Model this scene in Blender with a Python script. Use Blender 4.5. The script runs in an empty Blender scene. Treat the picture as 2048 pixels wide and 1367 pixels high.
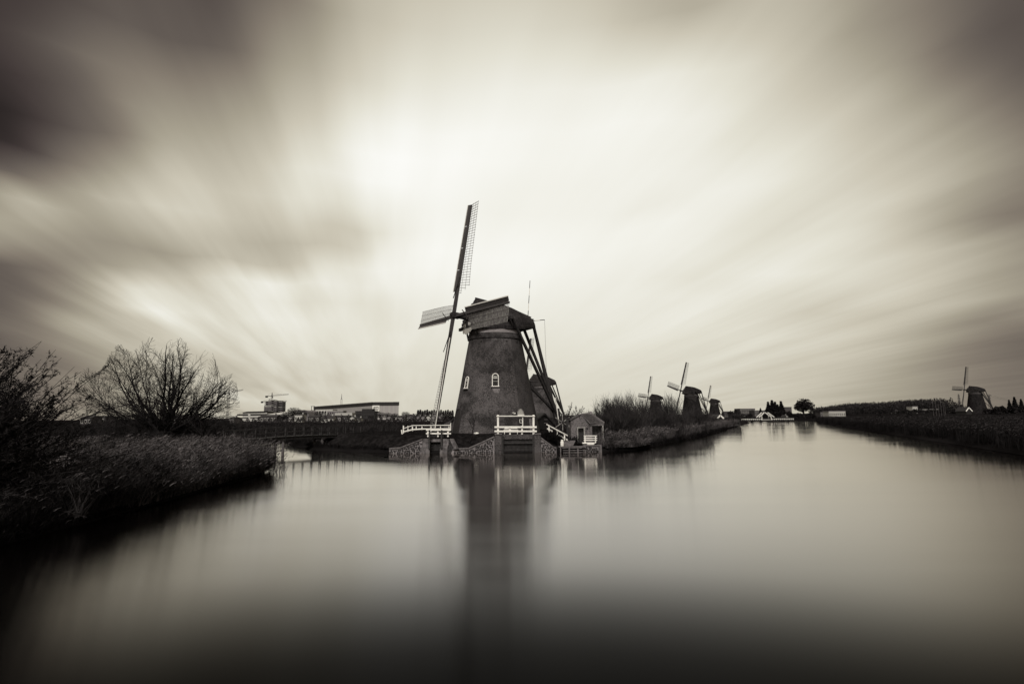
import bpy, math, random
import numpy as np
from mathutils import Vector, Matrix
from mathutils.geometry import tessellate_polygon
sc = bpy.context.scene
col = sc.collection
R = math.radians
random.seed(7); rng = np.random.default_rng(7)

# ------------------------------------------------------------------ camera
F = 1138.0                                   # focal length in photograph pixels (20 mm on 36 mm)
TH = math.atan((831 - 683.5) / F)            # looking slightly up
ROLL = math.atan(.0088)                      # the horizon climbs a little to the right
H = 3.75
cd = bpy.data.cameras.new('camera'); cam = bpy.data.objects.new('camera', cd); col.objects.link(cam)
r0 = Vector((1, 0, 0)); u0 = Vector((0, -math.sin(TH), math.cos(TH))); f0 = Vector((0, math.cos(TH), math.sin(TH)))
rc = r0 * math.cos(ROLL) - u0 * math.sin(ROLL); uc = r0 * math.sin(ROLL) + u0 * math.cos(ROLL)
cam.matrix_world = Matrix.Translation((0, 0, H)) @ Matrix((rc, uc, -f0)).transposed().to_4x4()
cd.sensor_width = 36; cd.lens = F / 2048 * 36; cd.clip_start = .1; cd.clip_end = 20000
sc.camera = cam

def at(px, py, Y):
    """world point on the sight line of a photograph pixel at depth Y"""
    a = (px - 1024) / F; b = (683.5 - py) / F
    a, b = a * math.cos(ROLL) + b * math.sin(ROLL), b * math.cos(ROLL) - a * math.sin(ROLL)
    d = Vector((a, math.cos(TH) - b * math.sin(TH), math.sin(TH) + b * math.cos(TH)))
    return d / d.y * Y + Vector((0, 0, H))
def gp(px, py, z=0.):
    d = at(px, py, 1.) - Vector((0, 0, H)); return d * ((z - H) / d.z) + Vector((0, 0, H))

# ------------------------------------------------------------------ sky, sun, exposure
sc.view_settings.view_transform = 'Standard'; sc.view_settings.look = 'None'
sc.view_settings.gamma = 1; sc.view_settings.exposure = 0; sc.view_settings.use_curve_mapping = False
SUN_AZ, SUN_EL = R(190), R(42)               # behind the camera, a little left: soft light through thin cloud
sd = bpy.data.lights.new('sun', 'SUN'); so = bpy.data.objects.new('sun', sd); col.objects.link(so)
sd.energy = 3.0; sd.angle = R(26); sd.color = (1, .96, .88)
sdir = Vector((math.sin(SUN_AZ) * math.cos(SUN_EL), math.cos(SUN_AZ) * math.cos(SUN_EL), math.sin(SUN_EL)))
so.rotation_euler = sdir.to_track_quat('Z', 'Y').to_euler(); so.location = sdir * 60

class NT:
    def __init__(s, tree): s.t = tree; s.n = tree.nodes; s.l = tree.links
    def node(s, typ, **kw):
        n = s.n.new(typ)
        for k, v in kw.items(): setattr(n, k, v)
        return n
    def put(s, sock, v):
        if isinstance(v, bpy.types.NodeSocket): s.l.new(v, sock)
        elif v is not None: sock.default_value = v
    def m(s, op, a, b=None, c=None, clamp=False):
        n = s.node('ShaderNodeMath', operation=op); n.use_clamp = clamp
        for i, v in enumerate((a, b, c)):
            if v is not None: s.put(n.inputs[i], v)
        return n.outputs[0]
    def mr(s, v, a, b, c=0., d=1., smooth=True):
        n = s.node('ShaderNodeMapRange', interpolation_type='SMOOTHSTEP' if smooth else 'LINEAR')
        for i, x in enumerate((v, a, b, c, d)): s.put(n.inputs[i], x)
        return n.outputs[0]
    def mixc(s, f, a, b, blend='MIX'):
        n = s.node('ShaderNodeMix', data_type='RGBA', blend_type=blend)
        s.put(n.inputs[0], f); s.put(n.inputs[6], a); s.put(n.inputs[7], b); return n.outputs[2]
    def mixf(s, f, a, b):
        n = s.node('ShaderNodeMix', data_type='FLOAT')
        s.put(n.inputs[0], f); s.put(n.inputs[2], a); s.put(n.inputs[3], b); return n.outputs[0]
    def ramp(s, v, stops, interp='LINEAR'):
        n = s.node('ShaderNodeValToRGB'); r = n.color_ramp; r.interpolation = interp
        while len(r.elements) < len(stops): r.elements.new(.5)
        for e, (p, c) in zip(r.elements, stops):
            e.position = p; e.color = (c, c, c, 1) if not hasattr(c, '__len__') else (*c, 1)
        s.put(n.inputs[0], v); return n.outputs[0]
    def noise(s, vec, scale, detail=3, rough=.5, dist=0., dim='3D'):
        n = s.node('ShaderNodeTexNoise', noise_dimensions=dim)
        s.put(n.inputs['Vector'], vec); n.inputs['Scale'].default_value = scale
        n.inputs['Detail'].default_value = detail; n.inputs['Roughness'].default_value = rough
        n.inputs['Distortion'].default_value = dist
        return n.outputs[0]
    def xyz(s, x, y, z=0.):
        n = s.node('ShaderNodeCombineXYZ')
        for i, v in enumerate((x, y, z)): s.put(n.inputs[i], v)
        return n.outputs[0]

world = bpy.data.worlds.new('World'); sc.world = world; world.use_nodes = True
W = NT(world.node_tree); W.n.clear()
def s2l(v): v /= 255.; return v / 12.92 if v <= .04045 else ((v + .055) / 1.055) ** 2.4
# brightness of the cloud deck towards the canal (rows of (column, brightness) pairs)
PXR = {
0: [(0, 46),(100, 72),(200, 80),(300, 78),(400, 80),(500, 104),(600, 150),(700, 178),(800, 188),(1024, 200),(1200, 192),(1300, 176),(1400, 164),(1500, 176),(1600, 190),(1700, 150),(1800, 136),(1900, 108),(2048, 76)],
50: [(0, 42),(50, 60),(100, 88),(200, 95),(300, 86),(400, 84),(500, 112),(600, 160),(700, 188),(800, 200),(1024, 214),(1200, 208),(1400, 186),(1500, 200),(1600, 196),(1700, 156),(1800, 138),(1900, 110),(2048, 78)],
100: [(0, 38),(50, 66),(100, 104),(150, 112),(200, 108),(300, 98),(400, 92),(500, 124),(600, 176),(700, 194),(800, 208),(1024, 228),(1200, 225),(1400, 212),(1500, 215),(1600, 186),(1700, 165),(1800, 140),(1900, 110),(2048, 80)],
150: [(0, 34),(50, 46),(100, 84),(150, 122),(200, 128),(300, 124),(400, 130),(500, 148),(600, 188),(700, 204),(800, 220),(1024, 236),(1200, 238),(1400, 228),(1500, 216),(1600, 194),(1700, 178),(1800, 162),(1900, 130),(2048, 86)],
200: [(0, 26),(50, 30),(100, 44),(150, 92),(200, 130),(300, 142),(400, 146),(500, 165),(600, 200),(700, 216),(800, 232),(1024, 242),(1200, 246),(1400, 240),(1500, 218),(1600, 200),(1700, 190),(1800, 182),(1900, 150),(2048, 95)],
250: [(0, 24),(50, 26),(100, 34),(150, 48),(200, 120),(250, 150),(300, 156),(400, 165),(500, 182),(600, 212),(700, 236),(800, 246),(1024, 250),(1200, 248),(1400, 238),(1500, 222),(1600, 212),(1700, 196),(1800, 188),(1900, 162),(2048, 106)],
300: [(0, 30),(50, 32),(100, 38),(150, 48),(200, 92),(250, 160),(300, 172),(400, 182),(500, 198),(600, 226),(700, 250),(800, 254),(1024, 252),(1200, 246),(1400, 236),(1500, 222),(1600, 222),(1700, 206),(1800, 195),(1900, 172),(2048, 118)],
350: [(0, 60),(50, 64),(100, 70),(150, 80),(180, 118),(215, 212),(250, 204),(300, 190),(400, 192),(500, 204),(600, 236),(700, 252),(800, 254),(1024, 250),(1200, 244),(1400, 240),(1600, 226),(1700, 214),(1800, 200),(1900, 178),(2048, 124)],
400: [(0, 140),(50, 170),(100, 186),(150, 162),(200, 190),(250, 222),(300, 198),(400, 216),(450, 224),(500, 204),(600, 226),(700, 246),(800, 252),(1024, 244),(1200, 240),(1300, 234),(1400, 240),(1500, 234),(1600, 228),(1700, 220),(1800, 200),(1900, 172),(2000, 134),(2048, 120)],
440: [(0, 168),(50, 180),(100, 174),(150, 134),(200, 154),(250, 188),(300, 196),(400, 208),(500, 194),(600, 214),(700, 196),(750, 226),(850, 248),(1024, 246),(1300, 247),(1400, 240),(1500, 228),(1600, 222),(1700, 220),(1800, 188),(1900, 148),(1960, 120),(2048, 112)],
500: [(0, 158),(50, 150),(100, 138),(150, 122),(200, 134),(250, 160),(300, 150),(400, 180),(500, 184),(600, 185),(660, 190),(720, 234),(850, 252),(1024, 252),(1300, 244),(1400, 236),(1500, 226),(1600, 230),(1700, 226),(1800, 210),(1900, 194),(2000, 168),(2048, 150)],
530: [(0, 92),(50, 88),(100, 128),(150, 124),(200, 140),(300, 166),(350, 208),(400, 188),(500, 200),(600, 206),(700, 240),(850, 250),(1024, 250),(1200, 246),(1400, 232),(1500, 232),(1600, 234),(1700, 224),(1800, 208),(1900, 190),(2000, 160),(2048, 140)],
560: [(0, 70),(50, 78),(100, 104),(130, 148),(200, 146),(250, 200),(300, 204),(350, 238),(400, 216),(450, 232),(550, 242),(600, 232),(800, 246),(1024, 248),(1200, 242),(1400, 226),(1500, 240),(1600, 235),(1700, 220),(1800, 206),(1900, 184),(2000, 148),(2048, 128)],
600: [(0, 88),(50, 80),(100, 108),(150, 125),(200, 162),(250, 242),(300, 252),(350, 208),(400, 226),(500, 238),(600, 216),(700, 226),(800, 238),(1024, 243),(1200, 236),(1400, 236),(1500, 224),(1600, 198),(1700, 194),(1800, 200),(1900, 190),(2048, 162)],
640: [(0, 78),(100, 118),(150, 162),(200, 168),(250, 190),(300, 202),(350, 247),(400, 242),(450, 226),(500, 246),(550, 236),(600, 222),(800, 230),(1024, 238),(1400, 230),(1500, 222),(1600, 205),(1700, 200),(1800, 188),(1900, 160),(2000, 106),(2048, 98)],
680: [(0, 88),(100, 118),(200, 150),(300, 188),(350, 214),(400, 214),(500, 222),(700, 224),(1024, 232),(1300, 226),(1500, 220),(1600, 212),(1700, 204),(1800, 184),(1900, 138),(2048, 90)],
740: [(0, 84),(100, 112),(200, 144),(300, 172),(400, 190),(500, 204),(650, 212),(1024, 222),(1400, 215),(1600, 198),(1700, 186),(1800, 160),(1900, 128),(2048, 98)],
800: [(0, 88),(100, 115),(200, 144),(300, 168),(400, 184),(500, 196),(650, 206),(1024, 214),(1400, 208),(1600, 192),(1700, 178),(1800, 156),(1900, 130),(2048, 108)],
835: [(0, 90),(100, 117),(200, 145),(300, 166),(400, 182),(500, 194),(650, 204),(1024, 212),(1400, 206),(1600, 190),(1800, 156),(2048, 110)]}
PYR = sorted(PXR)
def deck(px, py):
    pxc = min(max(px, 0), 2048); pyc = min(max(py, 0), 835)
    rows = [y for y in PYR if y <= pyc][-1]; nxt = [y for y in PYR if y >= pyc][0]
    def lk(r): return float(np.interp(pxc, [p[0] for p in PXR[r]], [p[1] for p in PXR[r]]))
    f = 0 if nxt == rows else (pyc - rows) / (nxt - rows)
    return s2l(lk(rows) * (1 - f) + lk(nxt) * f)
ELS = [0, 2.5, 5, 7.2, 9.2, 11, 12.7, 14.4, 16.2, 18, 20.2, 22.6, 25, 27.5, 31, 36, 41, 50]
AZS = [-51 + 3.4 * k for k in range(31)]
FAR = .27                                     # evenly grey overcast all round, outside the view
gen = W.node('ShaderNodeTexCoord').outputs['Generated']
nrm = W.node('ShaderNodeVectorMath', operation='NORMALIZE'); W.l.new(gen, nrm.inputs[0])
sep = W.node('ShaderNodeSeparateXYZ'); W.l.new(nrm.outputs[0], sep.inputs[0])
dx, dy, dz = sep.outputs
zc = W.m('ADD', W.m('MAXIMUM', dz, 0.), .10)
wa = R(-12)                                   # the wind drives the cloud towards / from this bearing
ux = W.m('DIVIDE', W.m('SUBTRACT', W.m('MULTIPLY', dx, math.cos(wa)), W.m('MULTIPLY', dy, math.sin(wa))), zc)
vx = W.m('DIVIDE', W.m('ADD', W.m('MULTIPLY', dx, math.sin(wa)), W.m('MULTIPLY', dy, math.cos(wa))), zc)
sA = W.noise(W.xyz(W.m('MULTIPLY', ux, 1.25), W.m('MULTIPLY', vx, .22), 3.), 1., 3, .5, .25)
sB = W.noise(W.xyz(W.m('MULTIPLY', ux, 3.6), W.m('MULTIPLY', vx, .42), 9.), 1., 3, .5, .2)
sC = W.noise(W.xyz(W.m('MULTIPLY', ux, 1.9), W.m('MULTIPLY', vx, .35), 21.), 1., 2, .5, .2)
sD = W.noise(W.xyz(W.m('MULTIPLY', ux, 9.), W.m('MULTIPLY', vx, .8), 15.), 1., 3, .55, .15)
az = W.m('MULTIPLY', W.m('ARCTAN2', dx, dy), 180 / math.pi)
el = W.m('MULTIPLY', W.m('ARCSINE', dz), 180 / math.pi)
el_w = W.m('ADD', el, W.m('MULTIPLY', W.m('SUBTRACT', sA, .5), W.mr(el, 0, 20, 2.2, 6.)))
az_w = W.m('ADD', az, W.m('MULTIPLY', W.m('SUBTRACT', sC, .5), W.mr(el, 0, 25, 3., 8.)))
fac = W.m('DIVIDE', W.m('ADD', az_w, 51.), 102., clamp=True)
def cell(a, e):
    d = Vector((math.sin(R(a)) * math.cos(R(e)), math.cos(R(a)) * math.cos(R(e)), math.sin(R(e))))
    dp = d.y * math.cos(TH) + d.z * math.sin(TH); up = d.z * math.cos(TH) - d.y * math.sin(TH)
    a_, b_ = d.x / dp, up / dp
    a_, b_ = a_ * math.cos(ROLL) - b_ * math.sin(ROLL), a_ * math.sin(ROLL) + b_ * math.cos(ROLL)
    px = 1024 + F * a_; py = 683.5 - F * b_
    v = deck(px, py)
    k = min(1, max(0, (abs(a) - 47) / 10)); k = max(k, min(1, max(0, (e - 40) / 10)))
    return v * (1 - k) + FAR * k
lum = None
for i, e in enumerate(ELS):
    r = W.ramp(fac, [((a + 51) / 102, cell(a, e)) for a in AZS], 'B_SPLINE')
    lum = r if lum is None else W.mixc(W.mr(el_w, ELS[i - 1], e, smooth=False), lum, r)
bw = W.node('ShaderNodeRGBToBW'); W.l.new(lum, bw.inputs[0]); lum = bw.outputs[0]
around = W.m('MAXIMUM', W.mr(W.m('ABSOLUTE', az), 50, 75), W.mr(el, 44, 60))
lum = W.mixf(around, lum, FAR)
ampB = W.ramp(fac, [(.0, .80), (.27, .55), (.42, .16), (.55, .08), (.72, .26), (1., .45)])
ampA = W.ramp(fac, [(.0, .60), (.30, .50), (.42, .12), (.55, .08), (.70, .22), (1., .30)])
streak = W.m('ADD', 1., W.m('ADD', W.m('MULTIPLY', W.m('SUBTRACT', sB, .5), ampB), W.m('ADD', W.m('MULTIPLY', W.m('SUBTRACT', sC, .5), ampA), W.m('MULTIPLY', W.m('SUBTRACT', sD, .5), W.m('MULTIPLY', ampB, .28)))))
lum = W.m('MULTIPLY', lum, streak)
breaks = W.m('MULTIPLY', W.mr(W.noise(W.xyz(W.m('MULTIPLY', ux, 3.4), W.m('MULTIPLY', vx, .24), 33.), 1., 3, .5, .3), .52, .66), W.m('MULTIPLY', W.m('MULTIPLY', W.mr(el, 3, 8), W.mr(el, 17, 12)), W.m('MULTIPLY', W.mr(az, -42, -35), W.mr(az, -14, -22))))
lum = W.m('ADD', lum, W.m('MULTIPLY', breaks, .06))       # bright breaks low on the left
lum = W.mixf(W.mr(dz, -.002, -.03), lum, .10)
nish = W.node('ShaderNodeTexSky', sky_type='NISHITA'); nish.sun_disc = False
nish.sun_elevation = SUN_EL; nish.sun_rotation = SUN_AZ
nb = W.node('ShaderNodeRGBToBW'); W.l.new(nish.outputs[0], nb.inputs[0])
clear = W.m('MULTIPLY', W.m('MAXIMUM', nb.outputs[0], 0.), .05)
lum = W.mixf(.07, W.m('MAXIMUM', lum, .006), clear)                  # a little clear-sky light comes through the deck
TINT = [(28, (30, 26, 26)), (60, (68, 60, 58)), (90, (98, 90, 84)), (125, (133, 124, 112)), (160, (167, 160, 143)), (195, (203, 197, 180)),
        (220, (226, 223, 209)), (240, (243, 242, 234)), (254, (255, 255, 252))]
tint = W.ramp(lum, [(0, 0.)] + [(s2l(g), tuple(s2l(c) for c in rgb)) for g, rgb in TINT])
bg = W.node('ShaderNodeBackground'); W.l.new(tint, bg.inputs[0]); bg.inputs[1].default_value = 1.0
wo = W.node('ShaderNodeOutputWorld'); W.l.new(bg.outputs[0], wo.inputs[0])
sc.cycles.use_denoising = True
sc.cycles.max_bounces = 6; sc.cycles.diffuse_bounces = 2; sc.cycles.glossy_bounces = 3
sc.cycles.transparent_max_bounces = 8; sc.cycles.caustics_reflective = False; sc.cycles.caustics_refractive = False

# ------------------------------------------------------------------ materials
WARM = (1.0, .93, .84)
def g(v, warm=1.):
    if v > .3: return (v * 1.02, v * .995, v * .95, 1)          # white and cream paint
    return (v * (1 + .06 * warm), v * (1 - .03 * warm), v * (1 + .01 * warm), 1)
def mat(name, c0, c1, scale=4., rough=.85, stretch=(1, 1, 1), bump=.0, detail=5, blotch=0., bscale=.4, spec=.25):
    m = bpy.data.materials.new(name); m.use_nodes = True; T = NT(m.node_tree)
    b = m.node_tree.nodes['Principled BSDF']; b.inputs['Roughness'].default_value = rough
    b.inputs['Specular IOR Level'].default_value = spec
    tc = T.node('ShaderNodeTexCoord').outputs['Object']
    mp = T.node('ShaderNodeMapping'); mp.inputs['Scale'].default_value = stretch; T.l.new(tc, mp.inputs[0])
    n = T.noise(mp.outputs[0], scale, detail, .6)
    c = T.mixc(T.mr(n, .35, .65), g(c0), g(c1))
    if blotch:
        n2 = T.noise(tc, bscale, 4, .6)
        c = T.mixc(T.mr(n2, .4, .62, 0., blotch), c, g(c0 * .35))
    T.l.new(c, b.inputs['Base Color'])
    if bump:
        bp = T.node('ShaderNodeBump'); bp.inputs['Strength'].default_value = bump; bp.inputs['Distance'].default_value = .05
        T.l.new(n, bp.inputs['Height']); T.l.new(bp.outputs[0], b.inputs['Normal'])
    return m
M = {}
M['white'] = mat('white_paint', .80, .88, 3., .5, blotch=.2, bscale=1.2)
M['dark_wood'] = mat('tarred_timber', .018, .04, 6., .7, (1, 1, .15), .3)
M['sail_wood'] = mat('weathered_sail_timber', .035, .075, 5., .65, (6, 6, .3), .3)
M['sail_bar'] = mat('pale_weathered_bar', .16, .34, 3., .7)
M['thatch'] = mat('old_thatch', .022, .06, 9., .95, (1, 1, .25), .8, 8, blotch=.5, bscale=.5, spec=.0)
M['curb'] = mat('grey_painted_curb', .16, .30, 2., .7, (1, 1, 14), .3)
M['stock'] = mat('dark_painted_stock', .03, .06, 3., .55)
M['iron'] = mat('black_iron', .015, .03, 8., .5)
M['glass'] = mat('dark_glass', .01, .02, 2., .12, spec=.5)
M['pane_pale'] = mat('pale_blind', .32, .45, 3., .4)
M['concrete'] = mat('weathered_concrete', .08, .19, 3., .9, bump=.3, blotch=.5, bscale=1.1)
M['stone'] = mat('basalt_stone', .018, .05, 5., .8, bump=.4)
M['mortar'] = mat('pale_mortar', .15, .29, 5., .95, bump=.4, blotch=.4, bscale=.9)
M['coping'] = mat('stone_coping', .09, .17, 4., .9, bump=.3)
M['soil'] = mat('dark_soil', .005, .012, 1.5, .98, bump=.5, detail=8, spec=.0)
M['turf'] = mat('winter_turf', .008, .022, 2.2, .98, bump=.8, detail=8, blotch=.5, bscale=.3, spec=.0)
M['field'] = mat('polder_field', .006, .014, .06, .98, detail=8, spec=.0)
M['path'] = mat('worn_path', .045, .10, 2., .95, bump=.4, detail=8, spec=.0)
M['reed_shade'] = mat('dimmed_reed', .016, .045, .8, .95, blotch=.5, bscale=.3, spec=.0)  # dimmed copy of the dry reed, the shade is put into its colour
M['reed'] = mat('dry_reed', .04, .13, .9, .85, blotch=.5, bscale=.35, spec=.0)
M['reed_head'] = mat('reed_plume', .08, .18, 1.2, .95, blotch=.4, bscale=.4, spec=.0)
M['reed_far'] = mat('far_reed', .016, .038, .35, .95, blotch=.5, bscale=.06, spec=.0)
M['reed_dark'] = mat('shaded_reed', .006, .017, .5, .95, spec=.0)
M['bark'] = mat('bare_bark', .012, .028, 5., .9, (1, 1, .4), .4, spec=.0)
M['twig'] = mat('bare_twig', .018, .045, 1.2, .9, spec=.0)
M['willow_leaf'] = mat('willow_leaf', .010, .028, 1.5, .8, spec=.0)
M['needle'] = mat('dark_needles', .010, .024, 1.5, .9, spec=.0)
M['shrub_twig'] = mat('shrub_twig', .022, .062, .6, .9, blotch=.4, bscale=.25, spec=.0)
M['far_tower'] = mat('silhouette_tower', .010, .024, 1.2, .95, bump=.3, spec=.0)  # unlit silhouette of the distant mills, put into the colour of tower and cap
M['tile'] = mat('roof_tiles', .035, .08, 5., .8, (1, 1, 1), .5)
M['house_dark'] = mat('dark_brickwork', .04, .09, 3., .9)
M['house_mid'] = mat('mid_render', .12, .20, 2., .9)
M['house_pale'] = mat('pale_render', .34, .50, 2., .8)
M['roof_dark'] = mat('dark_roof', .02, .045, 2., .8)
M['cladding'] = mat('pale_cladding', .30, .36, .3, .7, (3, 3, .05))
M['cladding_dark'] = mat('dark_cladding', .018, .03, .5, .7)
M['pale_roof'] = mat('pale_sheet_roof', .42, .55, .4, .6)
M['frame_conc'] = mat('raw_concrete_frame', .06, .12, .6, .9)
M['steel'] = mat('grey_steel', .05, .09, 1., .6)
M['bridge_wood'] = mat('dark_bridge_wood', .014, .032, 4., .8, bump=.3)

def brick_mat(name, c_lo, c_hi, mortar, cyl=True, dark_side=None):
    m = bpy.data.materials.new(name); m.use_nodes = True; T = NT(m.node_tree)
    b = m.node_tree.nodes['Principled BSDF']; b.inputs['Roughness'].default_value = .92; b.inputs['Specular IOR Level'].default_value = .2
    tc = T.node('ShaderNodeTexCoord').outputs['Object']; s = T.node('ShaderNodeSeparateXYZ'); T.l.new(tc, s.inputs[0])
    ang = T.m('ARCTAN2', s.outputs[0], s.outputs[1])
    v = T.xyz(T.m('MULTIPLY', ang, 4.4), s.outputs[2]) if cyl else T.xyz(T.m('ADD', s.outputs[0], T.m('MULTIPLY', s.outputs[1], .9)), s.outputs[2])
    br = T.node('ShaderNodeTexBrick'); T.l.new(v, br.inputs['Vector']); br.inputs['Scale'].default_value = 1.
    br.inputs['Brick Width'].default_value = .22; br.inputs['Row Height'].default_value = .07; br.inputs['Mortar Size'].default_value = .011
    br.inputs['Color1'].default_value = g(c_lo); br.inputs['Color2'].default_value = g(c_hi); br.inputs['Mortar'].default_value = g(mortar)
    br.offset = .5
    pat = T.noise(tc, 7.5, 3, .8)                      # single bricks fired darker or paler
    c = T.mixc(T.mr(pat, .50, .60, 0., .8), br.outputs[0], g(c_hi * 2.1), 'MIX')
    c = T.mixc(T.mr(T.noise(tc, 9.5, 3, .8), .49, .58, 0., .8), c, g(c_lo * .45))
    big = T.noise(tc, .30, 6, .65, .4)                 # soot and damp staining
    c = T.mixc(T.mr(big, .46, .62, 0., .70), c, g(c_lo * .45))
    mid = T.noise(tc, .8, 6, .7)
    c = T.mixc(T.mr(mid, .46, .64, 0., .55), c, g(c_hi * 1.6))
    if dark_side is not None:                          # the wall was repointed up to one sharp upright line
        a0, a1 = dark_side
        w = T.m('ADD', ang, T.m('MULTIPLY', T.m('SUBTRACT', T.noise(tc, 1.7, 2), .5), .03))
        f = T.m('MULTIPLY', T.mr(w, a0 - .006, a0 + .006), T.mr(w, a1 + .3, a1))
        c = T.mixc(T.m('MULTIPLY', f, .50), c, g(c_lo * .6))
    T.l.new(c, b.inputs['Base Color'])
    bp = T.node('ShaderNodeBump'); bp.inputs['Strength'].default_value = .5; bp.inputs['Distance'].default_value = .02
    T.l.new(br.outputs['Fac'], bp.inputs['Height']); T.l.new(bp.outputs[0], b.inputs['Normal'])
    return m
M['brick'] = brick_mat('shed_brick', .05, .12, .22, cyl=False)
M['pier'] = brick_mat('pier_brick', .035, .07, .09, cyl=False)

# ------------------------------------------------------------------ mesh helpers
def link(name, me, m, parent=None, loc=None):
    o = bpy.data.objects.new(name, me); col.objects.link(o)
    if parent is not None: o.parent = parent
    if loc is not None: o.location = loc
    if m is not None and not me.materials:
        for x in (m if isinstance(m, (list, tuple)) else [m]): me.materials.append(x)
    return o
class MB:
    """collects simple solids; build() links them as one mesh object"""
    def __init__(s): s.v = []; s.f = []
    def add(s, vs, fs):
        k = len(s.v); s.v += [tuple(v) for v in vs]; s.f += [tuple(i + k for i in q) for q in fs]; return s
    def box(s, c, size, rot=None):
        hx, hy, hz = (x / 2 for x in size); c = Vector(c)
        vs = [Vector((x, y, z)) for x in (-hx, hx) for y in (-hy, hy) for z in (-hz, hz)]
        if rot is not None: vs = [rot @ v for v in vs]
        return s.add([c + v for v in vs], [(0, 1, 3, 2), (4, 6, 7, 5), (0, 4, 5, 1), (2, 3, 7, 6), (0, 2, 6, 4), (1, 5, 7, 3)])
    def bar(s, p, q, w, h=None, w2=None, h2=None, up=(0, 0, 1)):
        """square timber from p to q, w across, h along up, optionally tapered"""
        p = Vector(p); q = Vector(q); h = h or w; w2 = w2 or w; h2 = h2 or h
        d = (q - p).normalized(); u = Vector(up)
        if abs(d.dot(u)) > .98: u = Vector((0, 1, 0))
        a = d.cross(u).normalized(); b = a.cross(d).normalized()
        vs = [p + a * sx * w / 2 + b * sz * h / 2 for sx, sz in ((-1, -1), (1, -1), (1, 1), (-1, 1))]
        vs += [q + a * sx * w2 / 2 + b * sz * h2 / 2 for sx, sz in ((-1, -1), (1, -1), (1, 1), (-1, 1))]
        return s.add(vs, [(3, 2, 1, 0), (4, 5, 6, 7), (0, 1, 5, 4), (1, 2, 6, 5), (2, 3, 7, 6), (3, 0, 4, 7)])
    def tube(s, p, q, r0, r1=None, n=8, cap=True):
        p = Vector(p); q = Vector(q); r1 = r0 if r1 is None else r1
        d = (q - p).normalized(); u = Vector((0, 0, 1)) if abs(d.z) < .95 else Vector((1, 0, 0))
        a = d.cross(u).normalized(); b = a.cross(d)
        vs = [o + (a * math.cos(t) + b * math.sin(t)) * r for o, r in ((p, r0), (q, r1)) for t in (2 * math.pi * i / n for i in range(n))]
        fs = [(i, (i + 1) % n, n + (i + 1) % n, n + i) for i in range(n)]
        if cap: fs += [tuple(range(n))[::-1], tuple(range(n, 2 * n))]
        return s.add(vs, fs)
    def lathe(s, prof, n=32, c=(0, 0, 0)):
        """prof: list of (r, z)"""
        vs = [(c[0] + r * math.cos(2 * math.pi * i / n), c[1] + r * math.sin(2 * math.pi * i / n), c[2] + z) for r, z in prof for i in range(n)]
        fs = [(j * n + i, j * n + (i + 1) % n, (j + 1) * n + (i + 1) % n, (j + 1) * n + i) for j in range(len(prof) - 1) for i in range(n)]
        return s.add(vs, fs)
    def prism(s, pts, off):
        """planar outline pts (3D) extruded by vector off"""
        pts = [Vector(p) for p in pts]; off = Vector(off); n = len(pts)
        return s.add(pts + [p + off for p in pts], [tuple(range(n))[::-1], tuple(range(n, 2 * n))] + [(i, (i + 1) % n, n + (i + 1) % n, n + i) for i in range(n)])
    def build(s, name, m, parent=None, loc=None, smooth=False):
        me = bpy.data.meshes.new(name); me.from_pydata(s.v, [], s.f); me.validate()
        if smooth: me.shade_smooth()
        return link(name, me, m, parent, loc)
def tag(o, label, cat, group=None):
    o['label'] = label; o['category'] = cat
    if group: o['group'] = group
    return o
def thing(name, label, cat, loc=(0, 0, 0), rz=0., group=None):
    o = bpy.data.objects.new(name, None); col.objects.link(o); o.location = loc; o.rotation_euler = (0, 0, rz)
    o.empty_display_size = .3
    return tag(o, label, cat, group)
def struct(o): o['kind'] = 'structure'; return o
def stuff(o): o['kind'] = 'stuff'; return o
CH = {}
def copy_tree(o, loc, rz=0., scale=(1, 1, 1), label=None, group=None, parent=None):
    c = o.copy(); col.objects.link(c)
    if parent is not None: c.parent = parent
    else:
        c.location = loc; c.rotation_euler = (0, 0, rz); c.scale = scale
        if label: c['label'] = label
        if group: c['group'] = group
    for ch in list(o.children): copy_tree(ch, None, parent=c)
    return c
def np_mesh(name, V, Q, m, parent=None, mi=None):
    me = bpy.data.meshes.new(name); V = np.asarray(V, np.float32); Q = np.asarray(Q, np.int32)
    me.vertices.add(len(V)); me.vertices.foreach_set('co', V.ravel())
    k = Q.shape[1]; me.loops.add(Q.size); me.loops.foreach_set('vertex_index', Q.ravel())
    me.polygons.add(len(Q)); me.polygons.foreach_set('loop_start', np.arange(0, Q.size, k, dtype=np.int32))
    for x in (m if isinstance(m, (list, tuple)) else [m]): me.materials.append(x)
    if mi is not None: me.polygons.foreach_set('material_index', np.asarray(mi, np.int32))
    me.update(calc_edges=True)
    return link(name, me, None, parent)
def strips(P, D, L, Wd, bend, K=4, side=None, taper=1.):
    """N thin strips: root P, direction D, length L, width Wd, sagging by bend"""
    N = len(P); t = np.linspace(0, 1, K)[None, :, None]
    if side is None:
        a = rng.uniform(0, math.pi, N); side = np.stack([np.cos(a), np.sin(a), np.zeros(N)], 1)
    c = P[:, None, :] + D[:, None, :] * (L[:, None, None] * t) + bend[:, None, :] * (t ** 2) * L[:, None, None]
    w = Wd[:, None, None] * (1 - taper * .92 * t)
    V = np.stack([c - side[:, None, :] * w / 2, c + side[:, None, :] * w / 2], 2).reshape(N * K * 2, 3)
    base = (np.arange(N) * K * 2)[:, None] + (np.arange(K - 1) * 2)[None, :]
    base = base.reshape(-1); Q = np.stack([base, base + 1, base + 3, base + 2], 1)
    return V, Q
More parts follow.
